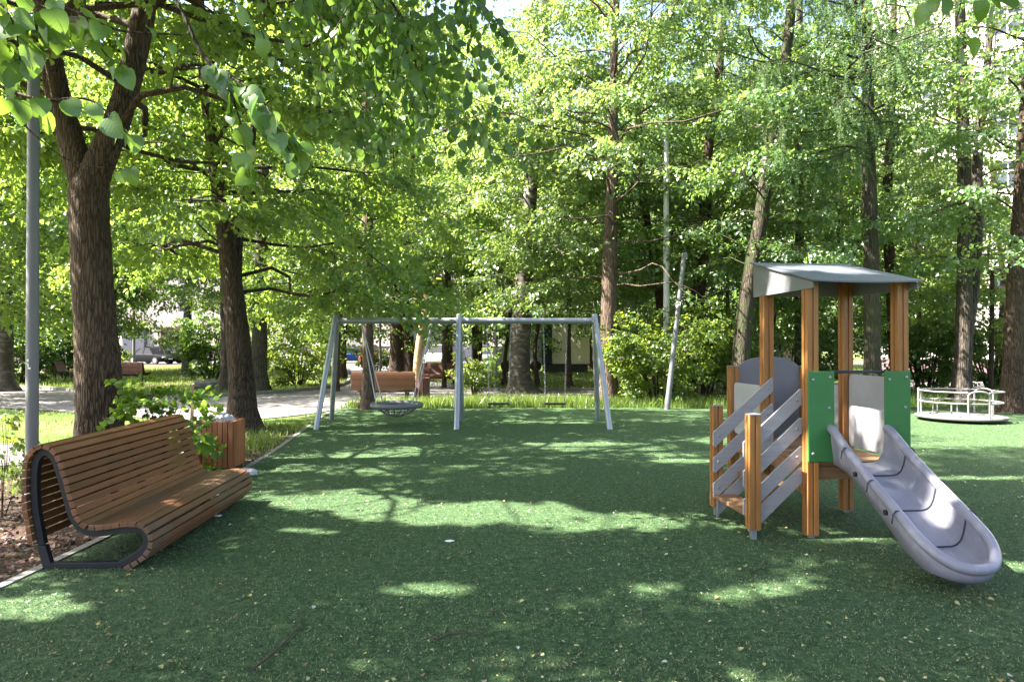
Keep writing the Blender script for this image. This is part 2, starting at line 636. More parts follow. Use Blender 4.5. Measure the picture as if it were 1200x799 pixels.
gap(560, 600, 1.4, .50, 0)
gap(410, 588, .95, .46, -10)
gap(770, 610, 1.2, .34, 6)
gap(370, 622, .40, .10, -15)
gap(500, 690, .35, .14, 0)
gap(50, 712, .35, .22, 0)
gap(430, 535, .7, .18, 0)
gap(760, 690, .25, .18, 0)
gap(1000, 628, .3, .12, 0)
gap(470, 508, 1.0, .16, 0)
gap(640, 495, 1.2, .3, 0)
gap(680, 520, 1.2, .22, 0)
gap(860, 515, 1.0, .25, 0)
gap(800, 540, .7, .2, 0)
gap(1130, 560, 1.2, .16, 5)
gap(1120, 520, 1.2, .3, 0)
gap(1180, 600, .5, .25, 0)
gap(1000, 505, 1.2, .35, 0)
gap(900, 690, .5, .15, 20)
gap(880, 480, 2.5, .3, 0)
gap(290, 482, 2.4, 1.2, 0)
gap(500, 458, 2.5, 1.0, 0)
gap(700, 473, 8.0, 1.3, 0)
gap(1080, 472, 3.0, .7, 0)
gap(60, 497, .7, .3, 0)


def in_gap(P, soft=.12):
    t = P[:, 2] / SUNV[2]
    gx = P[:, 0] - SUNV[0] * t
    gy = P[:, 1] - SUNV[1] * t
    out = np.zeros(len(P), bool)
    jit = 1 + soft * rng.standard_normal(len(P)) + .42 * np.sin(gx * 5.1 + 2 * np.sin(gy * 3.7)) * np.sin(gy * 7.3 + 1.7 * np.sin(gx * 2.9)) + .2 * np.sin(gx * 13 + gy * 9)
    for x, y, rx, ry, a in GAPS:
        dx, dy = gx - x, gy - y
        u = (dx * math.cos(a) + dy * math.sin(a)) / rx
        v = (-dx * math.sin(a) + dy * math.cos(a)) / ry
        out |= (u * u + v * v) < jit
    return out


for gx_, gy_, gz_, gr_ in ((-1.24, 3.05, 2.83, .34), (-1.0, 3.05, 2.6, .26), (-1.95, 2.65, 2.85, .45), (-1.75, 2.95, 2.75, .3), (3.25, 5.1, .6, .30), (3.3, 6.35, 1.0, .26), (2.55, 5.95, 1.6, .20), (2.5, 6.4, 2.25, .30), (3.1, 6.3, 2.4, .28), (2.05, 5.85, .8, .16)):
    GAPS.append((gx_ - SUNV[0] * gz_ / SUNV[2], gy_ - SUNV[1] * gz_ / SUNV[2], gr_, gr_ * .6, 0))

LEAF_SHAPES = {
    # outline from base round to base: (along, across); along 0..1
    'simple': ([(0, 0), (.45, .42), (1, 0), (.45, -.42)], [(0, 1, 2, 2), (0, 2, 3, 3)]),
    'ovate': ([(0, 0), (.22, .42), (.60, .38), (1, 0), (.60, -.38), (.22, -.42)], None),
}


def leaves_mesh(name, P, A, Nn, size, m, parent, shape='simple', fold=.12, carve=True):
    """P bases (n,3); A leaf axes; Nn normals; size (n,)"""
    if carve and len(P):
        k = ~in_gap(P)
        P, A, Nn, size = P[k], A[k], Nn[k], size[k]
    n = len(P)
    A = A / np.linalg.norm(A, axis=1, keepdims=True)
    B = np.cross(Nn, A)
    B /= np.linalg.norm(B, axis=1, keepdims=True) + 1e-9
    Nn = np.cross(A, B)
    s = size[:, None]
    if shape == 'simple':
        pts = [(0, 0, 0), (.42, .40, fold), (1, 0, -.12), (.42, -.40, fold)]
        fc = [(0, 1, 2), (0, 2, 3)]
    elif shape == 'ovate':
        pts = [(0, 0, 0), (.20, .40, fold * 1.1), (.62, .36, fold * .5), (1, 0, -.2), (.62, -.36, fold * .5), (.20, -.40, fold * 1.1)]
        fc = [(0, 1, 2, 3), (0, 3, 4, 5)]
    else:  # heart-shaped linden leaf with a curved midrib
        pts = [(0, 0, 0), (-.07, .20, .03), (.05, .42, .05), (.30, .50, .05), (.62, .42, 0), (.85, .24, -.08), (1.02, 0, -.18),
               (.85, -.24, -.08), (.62, -.42, 0), (.30, -.50, .05), (.05, -.42, .05), (-.07, -.20, .03),
               (.30, 0, .0), (.58, 0, -.05), (.82, 0, -.12)]
        fc = [(0, 1, 2, 12), (12, 2, 3, 3), (12, 3, 4, 13), (13, 4, 5, 14), (14, 5, 6, 6),
              (0, 12, 10, 11), (12, 9, 10, 10), (12, 13, 8, 9), (13, 14, 7, 8), (14, 6, 7, 7)]
        fc = [tuple(f) for f in fc]
    q = len(pts)
    curl, bend = rng.normal(.0, .14, (n, 1)), rng.normal(-.08, .14, (n, 1))
    V = np.empty((n, q, 3), np.float32)
    for j, (a, b, c) in enumerate(pts):
        V[:, j] = P + (A * a + B * b + Nn * (c + (curl * (abs(b) * 2) ** 2 + bend * a * a if shape == 'heart' else 0))) * s
    base = (np.arange(n) * q)[:, None, None]
    if shape == 'heart':
        tri, quad = [], []
        for f in fc:
            if len(set(f)) == 4: quad.append(f)
            else: tri.append(f[:3])
        F = []
        for f in quad:
            F.append((f[0], f[1], f[2]))
            F.append((f[0], f[2], f[3]))
        F = np.array(F + tri)
    else:
        F = np.array(fc)
    FF = (base + F[None]).reshape(-1, F.shape[1])
    o = np_mesh(name, V.reshape(-1, 3), FF, m, parent, smooth=(shape == 'heart'))
    if shape == 'heart':
        uvv = np.array([(a, b + .5) for a, b, _ in pts], np.float32)
        uv = o.data.uv_layers.new(name='leaf')
        uv.data.foreach_set('uv', uvv[FF.ravel() % q].ravel())
    return o


def spray_template(n, seed, droop=.25, flat=.35):
    """a leafy twig of unit length along +x: leaf bases, axes, normals"""
    r = np.random.default_rng(seed)
    P, A, Q = [], [], []
    tw = [((0, 0, 0), (1, 0, -droop), 1.0)]
    for k in range(5):
        t = .15 + .16 * k
        s = 1 if k % 2 else -1
        a = s * R(r.uniform(35, 65))
        tw.append(((t, 0, -droop * t * t), (math.cos(a), math.sin(a), r.uniform(-.35, .1)), .62 * (1 - t * .5)))
    tot = sum(L for _, _, L in tw)
    for (o, d, L) in tw:
        k = max(2, int(round(n * L / tot)))
        o = np.array(o); d = np.array(d); d = d / np.linalg.norm(d)
        side = np.cross((0, 0, 1), d); side /= np.linalg.norm(side)
        for i in range(k):
            t = (i + .7) / k
            s = 1 if i % 2 else -1
            p = o + d * L * t + np.array([0, 0, -droop * .5 * t * t * L]) + r.normal(0, .035, 3)
            ax = d * r.uniform(.3, 1) + side * s * r.uniform(.5, 1.1) + np.array([0, 0, -r.uniform(.1, .8)])
            nn = np.array([0, 0, 1]) + r.normal(0, flat, 3)
            P.append(p); A.append(ax); Q.append(nn)
    return np.array(P), np.array(A), np.array(Q)


TPL = {}


def template(n, droop):
    key = (n, droop)
    if key not in TPL:
        TPL[key] = [spray_template(n, 100 + 7 * i + n, droop) for i in range(7)]
    return TPL[key]


def sprays_to_leaves(S, n, leaf, droop, r):
    """S list of (pos, azimuth, pitch, roll, length)"""
    T = template(n, droop)
    S = np.array(S)
    if len(S) == 0: return None
    which = r.integers(0, len(T), len(S))
    outP, outA, outN, outS = [], [], [], []
    for k, (tp, ta, tn) in enumerate(T):
        s = S[which == k]
        if not len(s): continue
        az, pi, ro, L = s[:, 3], s[:, 4], s[:, 5], s[:, 6]
        ca, sa, cp, sp, cr, sr = np.cos(az), np.sin(az), np.cos(pi), np.sin(pi), np.cos(ro), np.sin(ro)
        X = np.stack([ca * cp, sa * cp, sp], 1)
        Y0 = np.stack([-sa, ca, 0 * sa], 1)
        Z0 = np.cross(X, Y0)
        Y = Y0 * cr[:, None] + Z0 * sr[:, None]
        Z = np.cross(X, Y)
        Mx = np.stack([X, Y, Z], 2)                       # columns
        P = np.einsum('sij,nj->sni', Mx, tp) * L[:, None, None] + s[:, None, :3]
        A = np.einsum('sij,nj->sni', Mx, ta)
        Q = np.einsum('sij,nj->sni', Mx, tn)
        outP.append(P.reshape(-1, 3)); outA.append(A.reshape(-1, 3)); outN.append(Q.reshape(-1, 3))
    P, A, Q = np.concatenate(outP), np.concatenate(outA), np.concatenate(outN)
    A = A + r.normal(0, .25, A.shape)
    A[:, 2] -= .15
    size = leaf * (1 + .22 * r.standard_normal(len(P))).clip(.5, 1.5)
    return P, A, Q, size


class Wood:
    """fast collector of tapered tubes for trunk, limbs and branches"""
    def __init__(self):
        self.V, self.F, self.n = [], [], 0

    def tube(self, pts, rad, k=6, rough=0, r=None, flare=None):
        pts = np.asarray(pts, float)
        m = len(pts)
        d = np.gradient(pts, axis=0)
        d /= np.linalg.norm(d, axis=1, keepdims=True) + 1e-9
        ref = np.array([0, 0, 1.]) if abs(d[:, 2]).mean() < .7 else np.array([1., 0, 0])
        a = np.cross(d, ref); a /= np.linalg.norm(a, axis=1, keepdims=True) + 1e-9
        b = np.cross(d, a)
        t = np.linspace(0, 2 * np.pi, k, endpoint=False)
        rr = np.asarray(rad, float)[:, None] * np.ones((1, k))
        if rough and r is not None:
            g = r.standard_normal((m, k))
            g = (g + np.roll(g, 1, 1) + np.roll(g, -1, 1)) / 3
            lobe = sum(r.normal(0, 1) * np.cos(j * t + r.uniform(0, 6)) for j in (2, 3, 5, 7)) / 3
            rr = rr * (1 + rough * g + rough * .9 * lobe[None])
        if flare is not None:
            fz = np.exp(-np.clip(flare, 0, 9) / .30)[:, None]
            rr = rr * (1 + fz * (.22 * np.cos(4 * t + 1.1) + .16 * np.cos(7 * t + r.uniform(0, 6)))[None])
        V = pts[:, None] + (a[:, None] * np.cos(t)[None, :, None] + b[:, None] * np.sin(t)[None, :, None]) * rr[..., None]
        idx = np.arange(m * k).reshape(m, k)
        A = idx[:-1]; B = np.roll(A, -1, 1); D = idx[1:]; C = np.roll(D, -1, 1)
        F = np.stack([A, B, C, D], -1).reshape(-1, 4) + self.n
        self.V.append(V.reshape(-1, 3)); self.F.append(F); self.n += m * k

    def build(self, name, m, parent):
        return np_mesh(name, np.concatenate(self.V), np.concatenate(self.F), m, parent, smooth=True)


def smooth_path(pts, n):
    """Catmull-Rom through control points (any dimension)"""
    p = np.asarray(pts, float)
    p = np.vstack([2 * p[0] - p[1], p, 2 * p[-1] - p[-2]])
    out = []
    segs = len(p) - 3
    for u in np.linspace(0, segs - 1e-6, n):
        i = int(u); t = u - i
        a, b, c, d = p[i:i + 4]
        out.append(.5 * (2 * b + (c - a) * t + (2 * a - 5 * b + 4 * c - d) * t * t + (3 * b - a - 3 * c + d) * t ** 3))
    return np.array(out)


def limb_points(p0, az, elev, L, droop, r, n=7):
    t = np.linspace(0, 1, n)
    w1, w2 = r.normal(0, .10), r.normal(0, .10)
    h = L * t
    side = L * (w1 * np.sin(t * 3) + w2 * np.sin(t * 6))
    x = p0[0] + math.cos(az) * h - math.sin(az) * side
    y = p0[1] + math.sin(az) * h + math.cos(az) * side
    z = p0[2] + L * (math.tan(elev) * t - droop * t * t) + L * .04 * np.sin(t * 9 + w1 * 30)
    return np.stack([x, y, z], 1)


def make_tree(name, label, stems, crown, bark='bark_grey', leafm='leaf_mid', seed=1, group='trees round the playground',
              cat='tree', extra=None, detail=12, carve=True):
    """stems: list of control-point lists (x,y,z,r) in the world; crown: dict"""
    r = np.random.default_rng(seed)
    bx, by = stems[0][0][0], stems[0][0][1]
    root = empty(name, label, cat, (bx, by, 0), 0, group)
    off = np.array([bx, by, 0.])
    W = Wood()
    S = []
    c = dict(z0=3, z1=12, rad=3.5, limbs=18, subs=6, elev=30, droop=.35, spray=.8, n=26, leaf=.10, shape='simple', thick=1, sp_step=.42, sdroop=.25)
    c['thick'] = .62
    c['leaf'] = .10
    c.update(crown)
    lf = np.random.default_rng(seed + 999).uniform(.84, 1.2) if seed not in (11, 12, 90) else 1.06
    c['leaf'] *= lf; c['spray'] *= lf ** .5
    c['sp_step'] *= .46; c['n'] = int(c['n'] * 1.4); c['leaf'] *= 1.08
    for si, st in enumerate(stems):
        path = smooth_path(st, 30 if detail < 20 else 70)
        rad = path[:, 3].copy()
        zz = path[:, 2]
        if si == 0:
            rad = rad * (1 + .55 * np.exp(-np.clip(zz, 0, 9) / .28))
        W.tube(path[:, :3] - off, rad, detail, .05 if detail < 20 else .022, r, zz if si == 0 and detail > 8 else None)
        nl = int(c['limbs'] / len(stems))
        top = zz[-1]
        for k in range(c.get('cover', 60 if detail == 12 else 0)):
            zc = r.uniform(c['z0'] + 1.5, top)
            a_ = r.uniform(0, 6.28)
            d_ = r.uniform(.15, .9)
            p_ = [np.interp(zc, zz, path[:, i_]) for i_ in (0, 1)]
            S.append((p_[0] + d_ * math.cos(a_), p_[1] + d_ * math.sin(a_), zc, a_, R(r.uniform(-25, 25)), r.normal(0, .4), c['spray'] * r.uniform(.6, 1.1)))
        for k in range(nl):
            q = (k + r.uniform(0, .9)) / nl
            z = c['z0'] + (min(c['z1'], top) - c['z0']) * q
            i = int(np.clip(np.searchsorted(zz, z), 1, len(zz) - 1))
            f = (z - zz[i - 1]) / max(1e-3, zz[i] - zz[i - 1])
            p0 = path[i - 1, :3] * (1 - f) + path[i, :3] * f
            prof = math.sqrt(max(.08, 1 - ((q - .3) / .75) ** 2)) if q > .3 else .72 + .28 * q / .3
            L = c['rad'] * prof * r.uniform(.72, 1.08)
            az = k * 2.39996 + r.normal(0, .3) + si * 1.3
            if 'aim' in c and r.random() < c.get('aimw', .6):
                az = c['aim'] + r.normal(0, .7)
            el = R(c['elev'] + 12) * (.55 + .7 * q) * r.uniform(.7, 1.25)
            lp = limb_points(p0, az, el, L, c['droop'] * r.uniform(.7, 1.3), r)
            r0 = min(rad[i] * .45, .012 + .011 * L) * c['thick']
            W.tube(lp - off, np.linspace(r0, .008, len(lp)), 6)
            ns = max(2, int(c['subs'] * L / c['rad']))
            for j in range(ns):
                t = .22 + .78 * (j + r.uniform(.1, .9)) / ns
                u = t * (len(lp) - 1)
                i0 = min(int(u), len(lp) - 2)
                b0 = lp[i0] + (lp[i0 + 1] - lp[i0]) * (u - i0)
                sl_ = L * .42 * (1.15 - .6 * t) * r.uniform(.7, 1.25)
                sa = az + (1 if j % 2 else -1) * R(r.uniform(30, 75))
                sp = limb_points(b0, sa, R(r.uniform(-5, 25)), sl_, r.uniform(.15, .5), r, 4)
                if carve and in_gap(sp[1:3], .05).any(): continue
                W.tube(sp - off, np.linspace(max(.006, r0 * .35), .004, 4), 4)
                m_ = max(1, int(sl_ / c['sp_step']))
                for e in range(m_):
                    uu = (e + r.uniform(.3, 1)) / m_
                    v = uu * 3
                    i1 = min(int(v), 2)
                    pp = sp[i1] + (sp[i1 + 1] - sp[i1]) * (v - i1)
                    S.append((*pp, sa + r.normal(0, .7), R(r.uniform(-30, 8)), r.normal(0, .45), c['spray'] * r.uniform(.7, 1.2)))
            for e in range(2):
                S.append((*lp[-1], az + r.normal(0, .5), R(r.uniform(-35, 5)), r.normal(0, .4), c['spray'] * r.uniform(.8, 1.2)))
    if 'clear' in c:
        S = [q for q in S if math.hypot(q[0] - bx, q[1] - by) > c['clear'] or q[2] > 9]
    W2, S2 = extra(W, S, off, r) if extra else (W, S)
    res = sprays_to_leaves(S2, c['n'], c['leaf'], c['sdroop'], r)
    W.build('trunk', M[bark], root)
    P, A, Q, size = res
    keep = P[:, 2] > .15
    leaves_mesh('crown', (P - 0)[keep], A[keep], Q[keep], size[keep], M[leafm], None, c['shape'], carve=carve)
    cr = col.objects[-1]
    cr.data.transform(Matrix.Translation((-bx, -by, 0)))
    cr.parent = root
    KIDS.setdefault(root.name, []).append(cr)
    return root


def bush(name, label, x, y, rx, ry, h, n, leafm='leaf_bush', leaf=.08, seed=1, group='bushes', shape='simple', stems=9, cat='bush', nl=24, spray=.55, bark='bark_dark', z0=.05):
    r = np.random.default_rng(seed)
    root = empty(name, label, cat, (x, y, 0), 0, group)
    W = Wood()
    S = []
    off = np.array([x, y, 0.])
    tips = []
    for k in range(stems):
        a = 2 * math.pi * k / stems + r.normal(0, .4)
        f = math.sqrt(r.uniform(.05, 1))
        tip = np.array([x + rx * f * math.cos(a), y + ry * f * math.sin(a), h * r.uniform(.6, 1.05)])
        b = np.array([x + .12 * rx * math.cos(a), y + .12 * ry * math.sin(a), 0])
        mid = (b + tip) / 2 + np.array([0, 0, h * .12])
        pth = smooth_path([b, mid, tip], 7)
        W.tube(pth - off, np.linspace(.018, .005, 7) * ((1 + h * .3) if h > 1.4 else .32), 5)
        tips.append(pth)
    for k in range(n):
        pth = tips[r.integers(stems)]
        t = r.uniform(z0, 1) ** .8
        v = t * 6
        i = min(int(v), 5)
        p = pth[i] + (pth[i + 1] - pth[i]) * (v - i)
        p = p + np.array([r.normal(0, .16 * rx), r.normal(0, .16 * ry), r.normal(0, .06 * h)])
        if p[2] < .08: p[2] = r.uniform(.08, .3)
        az = math.atan2(p[1] - y, p[0] - x) + r.normal(0, .6)
        S.append((*p, az, R(r.uniform(-20, 35)), r.normal(0, .5), spray * r.uniform(.6, 1.2)))
    W.build('stem', M[bark], root)
    P, A, Q, size = sprays_to_leaves(S, nl, leaf, .25, r)
    k = P[:, 2] > .02
    o = leaves_mesh('foliage', P[k] - off, A[k], Q[k], size[k], M[leafm], root, shape, carve=False)
    return root


# ================================================================== THE SETTING
def sheet(name, poly, z, m, kind='structure'):
    mb = MB()
    mb.add([(x, y, z) for x, y in poly], [tuple(range(len(poly)))])
    return tag(mb.build(name, m), kind=kind)


sheet('ground', [(-260, -60), (260, -60), (260, 400), (-260, 400)], -.03, M['ground'])

# turf edge: straight beside the bench, easing outwards towards the swings
edge = [tuple(p) for p in smooth_path([(-3.40, -5), (-3.46, 2), (-3.48, 7), (-3.62, 10), (-4.0, 13), (-4.45, 16.6), (-4.35, 17.7), (-3.6, 18.05)], 34)]
turf_poly = [(x, y) for x, y in edge] + [(2, 18.15), (9, 18.3), (24, 18.6), (24, -5)]
sheet('turf', turf_poly[::-1], 0, M['turf'])
mb = MB()
for (x0, y0), (x1, y1) in zip(edge[:-1], edge[1:]):
    d = Vector((x1 - x0, y1 - y0, 0)).normalized()
    nrm = Vector((-d.y, d.x, 0))
    a, b = Vector((x0, y0, 0)), Vector((x1, y1, 0))
    vv = [a + nrm * .003, a + nrm * .075, b + nrm * .075, b + nrm * .003]
    mb.add([(p.x, p.y, z) for z in (-.05, .012) for p in vv], [(4, 5, 6, 7), (0, 1, 5, 4), (1, 2, 6, 5), (2, 3, 7, 6), (3, 0, 4, 7)])
tag(mb.build('turf_kerb', M['kerb'], smooth=True), kind='structure')

sheet('soil_bed', [(-8.2, -4), (-3.56, -4), (-3.56, 7), (-3.7, 10), (-4.1, 13), (-4.4, 14.6), (-6, 14.2), (-6.6, 12.4), (-6.3, 9), (-6.4, 7.6), (-8.2, 7)], -.022, M['soil'])
sheet('side_path', [(-16, 9.6), (-6.9, 9.5), (-6.7, 11.4), (-16, 11.8)], -.016, M['path'])

near = smooth_path([(-40, 20.5), (-22, 20), (-13.6, 18.2), (-7.4, 15.3), (-5.9, 15.4), (-4.9, 16.9), (-4.2, 19.0), (-2.1, 21.2), (2.7, 21.9), (8, 23), (18, 25.5), (40, 30)], 60)
far_l = smooth_path([(-40, 29), (-20.6, 27.0), (-14, 23), (-10.8, 21.7), (-8.7, 23), (-7.3, 26), (-7.2, 30), (-9.5, 40), (-14, 58)], 40)
far_r = smooth_path([(-8.5, 58), (-5.6, 40), (-4.0, 31), (-2.5, 27.8), (0, 25), (6.6, 26), (14, 29), (25, 33), (40, 36)], 40)
pp = [tuple(p) for p in near] + [tuple(p) for p in far_r[::-1]] + [tuple(p) for p in far_l[::-1]]
mb = MB()
mb.add([(x, y, -.010) for x, y in pp], [tuple(range(len(pp)))])
pth = mb.build('path', M['path'])
bm = bmesh.new(); bm.from_mesh(pth.data); bmesh.ops.triangulate(bm, faces=bm.faces); bm.to_mesh(pth.data); bm.free()
tag(pth, kind='structure')
mb = MB()
for line in (far_l, far_r[::-1]):
    for (x0, y0), (x1, y1) in zip(line[:-1], line[1:]):
        d = Vector((x1 - x0, y1 - y0, 0)).normalized()
        nrm = Vector((-d.y, d.x, 0))
        a, b = Vector((x0, y0, 0)), Vector((x1, y1, 0))
        vv = [a + nrm * .003, a + nrm * .13, b + nrm * .13, b + nrm * .003]
        if line is not far_l: vv = [a - nrm * -.003, a + nrm * .13, b + nrm * .13, b + nrm * .003]
        mb.add([(p.x, p.y, z) for z in (-.06, .10) for p in vv], [(4, 5, 6, 7), (0, 1, 5, 4), (1, 2, 6, 5), (2, 3, 7, 6), (3, 0, 4, 7)])
tag(mb.build('path_kerb', M['kerb']), kind='structure')
sheet('parking_road', [(-90, 59), (60, 59), (60, 73), (-90, 73)], -.014, M['asphalt'])

# ------------------------------------------------------------------ ground cover (nobody could count it)
def inside(poly, X, Y):
    res = np.zeros(len(X), bool)
    n = len(poly)
    for i in range(n):
        x0, y0 = poly[i]; x1, y1 = poly[(i + 1) % n]
        c = ((y0 > Y) != (y1 > Y)) & (X < (x1 - x0) * (Y - y0) / (y1 - y0 + 1e-12) + x0)
        res ^= c
    return res


def blades(name, X, Y, h, wd, m, lean=.45, z=0.0):
    n = len(X)
    a = rng.uniform(0, 2 * np.pi, n)
    hh = h * rng.uniform(.45, 1.25, n)
    ww = wd * rng.uniform(.7, 1.3, n)
    l = np.abs(rng.normal(0, lean, n)) * hh
    la = rng.uniform(0, 2 * np.pi, n)
    V = np.empty((n, 3, 3), np.float32)
    V[:, 0] = np.stack([X - np.cos(a) * ww, Y - np.sin(a) * ww, np.full(n, z)], 1)
    V[:, 1] = np.stack([X + np.cos(a) * ww, Y + np.sin(a) * ww, np.full(n, z)], 1)
    V[:, 2] = np.stack([X + np.cos(la) * l, Y + np.sin(la) * l, z + hh], 1)
    return np_mesh(name, V.reshape(-1, 3), np.arange(n * 3).reshape(-1, 3), m)


# short fibres of the turf, thinning out with distance
n = 640000
d = 2.0 + 13 * rng.random(n) ** 1.7
X = (rng.random(n) * 1.64 - .82) * d
cl_ = np.sin(X * 61 + 3 * np.sin(d * 23)) * np.sin(d * 57 + 3 * np.sin(X * 29)) + .6 * np.sin(X * 140 + d * 31) * np.sin(d * 133 - X * 17)
k = inside(turf_poly, X, d) & (rng.random(n) < .42 + .6 * cl_)
o = blades('turf_fibres', X[k], d[k], .0115, .0042, M['turf_blade'], 1.0, -.001)
o.data.vertices.foreach_get
tag(o, 'short green turf fibres all over the play area', 'turf', kind='stuff')


def grass_patch(n, x0, x1, y0, y1, h, wd, keep=None, clump=.5):
    X = rng.uniform(x0, x1, n); Y = rng.uniform(y0, y1, n)
    f = .5 + .5 * np.sin(X * 1.9 + 1.3 * np.sin(Y * 1.3)) * np.sin(Y * 2.3 + X * .7)
    k = rng.random(n) < (1 - clump) + clump * f
    if keep is not None: k &= keep(X, Y)
    return X[k], Y[k], h, wd


not_path = lambda X, Y: ~inside(pp, X, Y) & ~inside(turf_poly, X, Y)
parts = [
    grass_patch(46000, -4.4, 20, 17.9, 24.5, .24, .010, not_path, .4),
    grass_patch(9000, -4.6, 9, 17.8, 19.3, .30, .011, not_path, .5),
    grass_patch(9000, -15, -4.2, 11.6, 18.5, .08, .008, not_path, .9),
    grass_patch(4000, -9, -6.4, 6, 9.4, .10, .007, not_path, .8),
    grass_patch(3000, -6.4, -3.6, 7.5, 11, .09, .007, not_path, .85),
    grass_patch(2600, -5.4, -3.9, 11, 14.5, .14, .008, not_path, .8),
    grass_patch(40000, -26, -5, 21.5, 56, .16, .018, not_path, .5),
    grass_patch(34000, -5, 30, 24, 58, .16, .020, not_path, .6),
]
Xs = np.concatenate([p[0] for p in parts]); Ys = np.concatenate([p[1] for p in parts])
hs = np.concatenate([np.full(len(p[0]), p[2]) for p in parts]); wsx = np.concatenate([np.full(len(p[0]), p[3]) for p in parts])
o = blades('grass', Xs, Ys, hs, wsx, M['grass'], .5, -.03)
tag(o, 'tall and short green grass between path and trees', 'grass', kind='stuff')

# fallen leaves and scales on the turf
def scatter_mat(name, stops):
    m, nt, out = new_mat(name)
    geo = nt.nodes.new('ShaderNodeNewGeometry')
    c = ramp(nt, geo.outputs['Random Per Island'], stops)
    principled(nt, out, c, .7)
    return m


M['fallen'] = scatter_mat('fallen_leaf', [(0, (.26, .27, .10)), (.3, (.36, .34, .19)), (.55, (.34, .28, .06)), (.72, (.16, .085, .05)), (.88, (.42, .41, .33)), (1, (.24, .27, .09))])
n = 2100
d = 2.6 + 9 * rng.random(n) ** 1.5
X = (rng.random(n) * 1.6 - .8) * d
k = inside(turf_poly, X, d)
P = np.stack([X[k], d[k], np.full(k.sum(), .017)], 1)
A = np.stack([np.cos(t := rng.uniform(0, 6.28, len(P))), np.sin(t), rng.normal(0, .15, len(P))], 1)
Q = np.array([0, 0, 1.]) + rng.normal(0, .25, (len(P), 3))
o = leaves_mesh('fallen_leaves', P, A, Q, rng.choice([.012, .017, .024, .034], len(P), p=[.45, .3, .19, .06]), M['fallen'], None, 'ovate', carve=False)
tag(o, 'small yellow and pale fallen leaf scraps on green turf', 'fallen leaves', kind='stuff')
M['litter'] = scatter_mat('brown_leaf_litter', [(0, (.035, .022, .015)), (.4, (.085, .05, .034)), (.75, (.15, .098, .072)), (1, (.25, .20, .165))])
n = 5200
X = rng.uniform(-6.6, -3.56, n); Y = 3 + 7 * rng.random(n) ** 1.3
P = np.stack([X, Y, rng.uniform(-.02, .012, n)], 1)
A = np.stack([np.cos(t := rng.uniform(0, 6.28, n)), np.sin(t), rng.normal(0, .3, n)], 1)
Q = np.array([0, 0, 1.]) + rng.normal(0, .5, (n, 3))
o = leaves_mesh('leaf_litter', P, A, Q, rng.uniform(.02, .055, n), M['litter'], None, 'ovate', carve=False)
tag(o, 'brown dry leaf litter on the soil behind the bench', 'leaf litter', kind='stuff')


# ================================================================== PLAY TOWER
T0, TH = (2.974, 5.92, 0), R(4.5)
tower = empty('play_tower', 'small wooden play tower with green front panels, grey roof and board stairs', 'play tower', T0, TH)


def post_poly(cx, cy, w=.10, g=.015, dp=.014):
    h = w / 2
    P = [(-h, -h), (-g / 2, -h), (-g / 2, -h + dp), (g / 2, -h + dp), (g / 2, -h), (h, -h),
         (h, -g / 2), (h - dp, -g / 2), (h - dp, g / 2), (h, g / 2), (h, h),
         (g / 2, h), (g / 2, h - dp), (-g / 2, h - dp), (-g / 2, h), (-h, h),
         (-h, g / 2), (-h + dp, g / 2), (-h + dp, -g / 2), (-h, -g / 2)]
    return [(x + cx, y + cy) for x, y in P]


def roof_z(y): return 2.19 + (y + .2) / 1.23 * .29


for x, y, z0, z1 in ((-.405, 0, .03, roof_z(-.05) - .012), (.405, 0, .03, roof_z(-.05) - .012), (.405, .83, .03, roof_z(.78) - .012), (-.405, .83, .03, roof_z(.78) - .012),
                     (-.405, 1.66, .03, 1.42), (.405, 1.66, .03, 1.42), (-.915, 0, .09, 1.06), (-.915, .83, .09, 1.06)):
    mb = MB().prism(post_poly(x, y), z0, z1)
    p = mb.build('post', M['post_wood'], tower, bevel=.003)
    ft = MB().box((x, y, z0 / 2 - .02), (.045, .045, z0 + .04))
    ft.box((x, y, z0 - .003), (.085, .085, .008))
    ft.build('foot', M['steel'], p)
    if z1 < 1.5:
        MB().box((x, y, z1 + .004), (.104, .104, .008)).build('cap', M['hpl_grey'], p, bevel=.002)

# roof sheet: one thin board rising to the back, with gables and a rear fascia
mb = MB()
nx, ny = 10, 10
g = []
for j in range(ny + 1):
    for i in range(nx + 1):
        x = -.49 + .98 * i / nx; y = -.2 + 1.23 * j / ny
        sag = -.012 * math.sin(math.pi * i / nx) * (1 - .6 * j / ny)
        g.append((x, y, roof_z(y) + sag))
V = [(x, y, z) for x, y, z in g] + [(x, y, z + .012) for x, y, z in g]
n_ = len(g); F = []
for j in range(ny):
    for i in range(nx):
        a = j * (nx + 1) + i
        F.append((a, a + nx + 1, a + nx + 2, a + 1))
        F.append((a + n_, a + 1 + n_, a + nx + 2 + n_, a + nx + 1 + n_))
rim_ = [i for i in range(nx + 1)] + [(j + 1) * (nx + 1) - 1 for j in range(1, ny + 1)] + [ny * (nx + 1) + i for i in range(nx - 1, -1, -1)] + [j * (nx + 1) for j in range(ny - 1, 0, -1)]
for a, b in zip(rim_, rim_[1:] + rim_[:1]): F.append((a, b, b + n_, a + n_))
M['roof_sheet'] = simple('grey_roof_sheet', (.105, .115, .14), .38, 0, .16, 3.5, .03)
M['gable'] = simple('gable_laminate', (.15, .158, .172), .45, 0, .12, 3, .03)
roof = mb.add(V, F).build('roof', M['roof_sheet'], tower, smooth=True, angle=30)
for sx in (-1, 1):
    x = sx * .462
    MB().prism([(-.16, 2.135), (.99, 2.135), (.99, roof_z(.99) - .008), (-.16, roof_z(-.16) - .012)], x - .006, x + .006, 'x').build('gable', M['gable'], roof)
MB().box((0, .888, 2.29), (.90, .012, .30)).build('fascia', M['hpl_grey'], roof)

